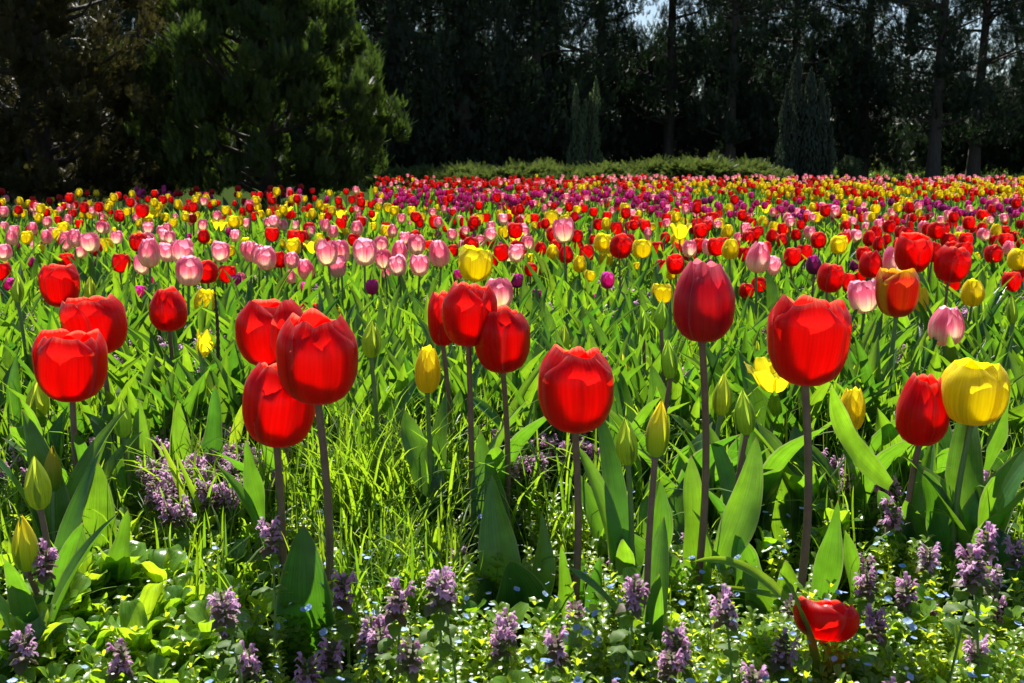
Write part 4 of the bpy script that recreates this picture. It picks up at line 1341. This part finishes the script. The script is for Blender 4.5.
blade(240, 500, 215, 400, 300, 360, 12, 1.5, "thick green grass blade rising toward the red cluster, left side")
blade(160, 500, 150, 420, 236, 412, 9, 1.55, "pale grass blade bent level under the red cluster")
blade(815, 640, 755, 545, 693, 562, 13, 1.05, "bright grass blade bent over left of the short red tulip")
blade(830, 610, 760, 588, 694, 585, 7, 1.08, "thin pale grass blade lying level left of the short red tulip")
blade(205, 560, 180, 480, 160, 440, 8, 1.3, "green grass blade standing diagonal in front of the mauve patch")
blade(230, 565, 195, 500, 175, 450, 7, 1.28, "slim green grass blade, right one of the diagonal two")

# ------------------------------------------------------------------ grass, ground cover, tulip foliage
gr = np.random.default_rng(11)


def field_points(n, Y0, Y1, power=1.0, margin=.58):
    """Points in the picture's wedge, even per unit of picture height when power is 1."""
    u = gr.uniform(0, 1, n)
    Y = 1 / (1 / Y1 + (1 / Y0 - 1 / Y1) * u ** power)
    X = gr.uniform(-margin, margin, n) * Y * 1.02
    return X, Y


def clear_of(X, Y, h):
    """False for low plants of height h that grow right in front of a broad tulip leaf."""
    ok = np.ones(len(X), bool)
    px = 512 + F * X / Y
    ty_ = HORIZON + (CAM_H - h) * F / Y
    for bx, by, tx, ty, wpx, Yl in WINDOWS:
        if by - ty < 50 or wpx < 30 or ty < 430:
            continue
        d = np.abs(px - (bx * .6 + tx * .4)) < wpx * .45 + 22
        ok &= ~(d & (Y < Yl + .01) & (Y > Yl - .4) & (ty_ < by - 12) & (gr.uniform(0, 1, len(X)) < .9))
    return ok


def lawn_free(X, Y):
    """True where the flower bed lies (the left side ends before the evergreens)."""
    px = 512 + F * X / Y
    return ~((px < 372) & (Y > 8.6))


gblades = []
for bend in (.15, .4, .8):
    gblades.append(Mesh().add(*leaf_geo((0, 0, -.02), (0, -bend * .9, 1 - bend * .25), (0, -bend * .1, .7), .032, (.15, -1, .2), .35, 0, .3, 3, 7, prof=W_G)))
gm = Mesh()
X, Y = field_points(34000, 1.05, 16, 1.0)
px = 512 + F * X / Y
patchy = .5 + .5 * np.sin(X * 5.1 + 2 * np.sin(Y * 3.7)) * np.sin(Y * 4.3 + X * 2)
dens = .35 + .65 * patchy
dens = np.where((Y > 1.6) & (Y < 3.4), dens * 1.3, dens * .75)
dens = np.where((Y < 1.9) & (px > 330) & (px < 450), 1.2, dens)
dens = np.where((Y < 1.5) & (px > 450), dens * .35, dens)
dens = np.where((Y < 1.25), dens * .55, dens)
keep = (gr.uniform(0, 1, len(X)) < dens) & lawn_free(X, Y)
X, Y = X[keep], Y[keep]
hgt = np.where(Y < 1.3, gr.uniform(.07, .15, len(X)), gr.uniform(.10, .21, len(X)))
keep = clear_of(X, Y, hgt)
X, Y, hgt = X[keep], Y[keep], hgt[keep]
k = gr.integers(0, 3, len(X))
for i in range(3):
    s = k == i
    n = s.sum()
    wd = np.clip(Y[s] * .45, .7, 3) * gr.uniform(.6, 1.2, n) * .2
    scatter(gm, gblades[i], np.stack([X[s], Y[s], np.zeros(n)], 1), gr.uniform(0, 6.28, n), gr.normal(0, .22, n), np.stack([wd, hgt[s], hgt[s]], 1), gr.uniform(0, 1, n))
# the bright tuft right of the red cluster
n = 420
cx, _ = at(385, 560, 1.4)
X = cx.x + gr.normal(0, .075, n)
Yt = 1.48 + gr.normal(0, .1, n)
h = gr.uniform(.13, .25, n)
scatter(gm, gblades[1], np.stack([X, Yt, np.zeros(n)], 1), gr.normal(-.5, 1.1, n) + np.where(gr.uniform(0, 1, n) < .5, 0, 2.2), gr.normal(.25, .2, n), np.stack([np.full(n, .16) * gr.uniform(.7, 1.2, n), h, h], 1), gr.uniform(.4, 1, n))
tag(gm.obj("grass", M_grass), "bright green grass growing between the tulips", "grass", kind="stuff")

# tulip foliage of the bed as a whole
fl = Mesh()
lts = []
for kk in range(5):
    L = 1.0
    o_ = gr.uniform(.1, .5)
    lts.append(Mesh().add(*leaf_geo((0, 0, -.03), (0, -o_, L), (0, -o_ * .1, L * .62), gr.uniform(.16, .26), (0, 1, .35), gr.uniform(.2, .6), gr.uniform(0, .15), gr.uniform(-.6, .6), 5, 8, ph=kk)))
X, Y = field_points(20000, 1.55, 16.5, .9)
px = 512 + F * X / Y
cl = .5 + .5 * np.sin(X * 9 + 3 * np.sin(Y * 5)) * np.sin(Y * 8 + X * 3)
keep = (gr.uniform(0, 1, len(X)) < np.where(Y < 3.3, .08 + .42 * cl, .8)) & lawn_free(X, Y)
X, Y = X[keep], Y[keep]
k = gr.integers(0, 5, len(X))
for i in range(5):
    s = k == i
    n = s.sum()
    h = gr.uniform(.13, .25, n)
    wd = h * np.clip(.52 + Y[s] * .05, .55, 1.3) * gr.uniform(.7, 1.2, n)
    scatter(fl, lts[i], np.stack([X[s], Y[s], np.zeros(n)], 1), gr.uniform(0, 6.28, n), gr.normal(0, .15, n), np.stack([wd, h, h], 1), gr.uniform(0, 1, n))
tag(fl.obj("tulip_foliage", M_leafS), "upright tulip leaves filling the bed between the blooms", "foliage", kind="stuff")

# speedwell and chickweed ground cover
sprigs = []
for kk in range(4):
    m = Mesh()
    m.add(*stem_geo((0, 0, -.1), (gr.uniform(-.2, .2), gr.uniform(-.2, .2), .95), .02, .012, (.1, .05), 4, 3), 0)
    for z in np.linspace(.15, 1, 8):
        for j in range(3):
            a = j * 2.1 + z * 7 + gr.uniform(-.4, .4)
            L = gr.uniform(.16, .26) * (1.15 - .5 * z)
            d = np.array([math.cos(a), math.sin(a), gr.uniform(-.1, .5)])
            b = np.array([.1 * z, 0, z])
            m.add(*leaf_geo(b, b + d * L * 1.5, b + d * L * .8 + (0, 0, .05), L * .95, (0, 0, 1), .3, 0, 0, 3, 4, prof=[.3, .8, 1, 1, .8, .5, .05]))
    sprigs.append(m)
X, Y = field_points(10500, .72, 4.0, 1.15, .6)
cl = .5 + .5 * np.sin(X * 7 + 2 * np.sin(Y * 4)) * np.sin(Y * 9)
keep = (gr.uniform(0, 1, len(X)) < .45 + .55 * cl) & clear_of(X, Y, .06) & ((512 + F * X / Y > 240) | (Y > 1.25) | (gr.uniform(0, 1, len(X)) < .3))
X, Y = X[keep], Y[keep]
cm = Mesh()
k = gr.integers(0, 4, len(X))
for i in range(4):
    s = k == i
    n = s.sum()
    h = gr.uniform(.025, .085, n) * np.clip(1.15 - .12 * Y[s], .7, 1.1)
    wd = gr.uniform(.035, .06, n) * np.clip(.8 + .12 * Y[s], .8, 1.3)
    scatter(cm, sprigs[i], np.stack([X[s], Y[s], np.zeros(n)], 1), gr.uniform(0, 6.28, n), gr.normal(0, .3, n), np.stack([wd, wd, h], 1), gr.uniform(0, 1, n))
tag(cm.obj("ground_cover", M_cover), "low speedwell and chickweed carpet with tiny bright leaves", "ground cover", kind="stuff")

ros = []
for kk in range(4):
    m = Mesh()
    for i in range(6):
        a = i * 2.4 + gr.uniform(-.3, .3)
        el = gr.uniform(.25, 1.25)
        d = np.array([math.cos(a) * math.cos(el), math.sin(a) * math.cos(el), math.sin(el)])
        b = np.array([0, 0, gr.uniform(0, .9)])
        L = gr.uniform(.7, 1.2)
        m.add(*leaf_geo(b, b + d * L, b + d * L * .6 + (0, 0, L * .2), L * gr.uniform(.5, .75), (-d[0] * .6, -d[1] * .6, 1), .22, .1, gr.uniform(-.3, .3), 5, 8, prof=[.12, .55, .95, 1, .7, .42, .02], ph=i))
    ros.append(m)
X, Y = field_points(2600, .74, 2.6, 1.1, .6)
px = 512 + F * X / Y
keep = clear_of(X, Y, .06) & (gr.uniform(0, 1, len(X)) < np.interp(px, [0, 200, 330, 700, 1024], [1, .85, .25, .2, .4]))
X, Y = X[keep], Y[keep]
wm = Mesh()
for i in range(4):
    q_ = np.arange(len(X)) % 4 == i
    n = q_.sum()
    scatter(wm, ros[i], np.stack([X[q_], Y[q_], gr.uniform(.01, .045, n)], 1), gr.uniform(0, 6.28, n), gr.normal(0, .25, n), gr.uniform(.017, .034, n), gr.uniform(0, 1, n))
tag(wm.obj("low_weeds", M_weedS), "bright small leaved weeds mixed into the low carpet", "weeds", kind="stuff")

flw = Mesh()
for j in range(4):
    a = j * math.pi / 2
    d = np.array([math.cos(a), math.sin(a), 0])
    flw.add(*leaf_geo((0, 0, 0), d * 1.0 + (0, 0, .25), d * .5 + np.array((0, 0, .05)), 1.1, (0, 0, 1), .1, 0, 0, 3, 4, prof=[.3, .8, 1.1, 1.1, .9, .6, .2]))
def dots(n, Y0, Y1, s0, s1, z0, z1, xr=None):
    X, Y = field_points(n, Y0, Y1, .9, .58)
    if xr is not None:
        px = 512 + F * X / Y
        kp = gr.uniform(0, 1, n) < np.interp(px, xr[0], xr[1])
        X, Y = X[kp], Y[kp]
    n = len(X)
    m = Mesh()
    scatter(m, flw, np.stack([X, Y, gr.uniform(z0, z1, n)], 1), gr.uniform(0, 6.28, n), gr.normal(.35, .45, n) , gr.uniform(s0, s1, n), gr.uniform(0, 1, n))
    return m


tag(dots(900, .76, 2.4, .0030, .0048, .055, .10, ([0, 250, 380, 1024], [.15, .3, 1, .8])).obj("speedwell_flowers", M_blue), "tiny pale blue speedwell flowers dotted over the low carpet", "wildflowers", kind="stuff")
tag(dots(800, .76, 3.0, .0014, .0024, .045, .10).obj("chickweed_flowers_and_glints", M_white), "tiny white chickweed flowers and painted glints dotted over the low carpet", "wildflowers", kind="stuff")  # the white dots also stand in for specular glints on the leaves
# far dead nettles, too many to count
nm = Mesh()
X, Y = field_points(480, 1.7, 3.6, 1.0)
keep = gr.uniform(0, 1, len(X)) < (.2 + .8 * (np.sin(X * 4 + 1) * np.sin(Y * 5) > 0))
X, Y = X[keep], Y[keep]
for i in range(5):
    tmp = Mesh()
    for part, idx in ((nettles[i][1], 0), (nettles[i][2], 1)):
        a_ = part.arrays()
        tmp.add(a_[0], a_[1], a_[2], idx)
    s = np.arange(len(X)) % 5 == i
    n = s.sum()
    scatter(nm, tmp, np.stack([X[s], Y[s], gr.uniform(.0, .06, n)], 1), gr.uniform(0, 6.28, n), gr.normal(0, .1, n), gr.uniform(.09, .12, n), gr.uniform(0, 1, n))
tag(nm.obj("nettle_undergrowth", [M_nettleS, M_mauveS]), "mauve dead nettles scattered low among the tulip stems", "wildflowers", kind="stuff")
# lawn grass on the far ground around the bed
lg = Mesh()
X = gr.uniform(-9, 16, 14000)
Yv = 1 / gr.uniform(1 / 60, 1 / 8.0, 14000)
keep = (Yv > 16.3) & (512 + F * X / Yv > 300)
X, Yv = X[keep], Yv[keep]
n = len(X)
h = gr.uniform(.05, .12, n)
scatter(lg, gblades[1], np.stack([X, Yv, np.zeros(n)], 1), gr.uniform(0, 6.28, n), gr.normal(0, .3, n), np.stack([np.full(n, 1.0), h, h], 1), gr.uniform(0, 1, n))
tag(lg.obj("lawn_grass", M_grass), "short grass on the shaded ground under the evergreens", "grass", kind="stuff")
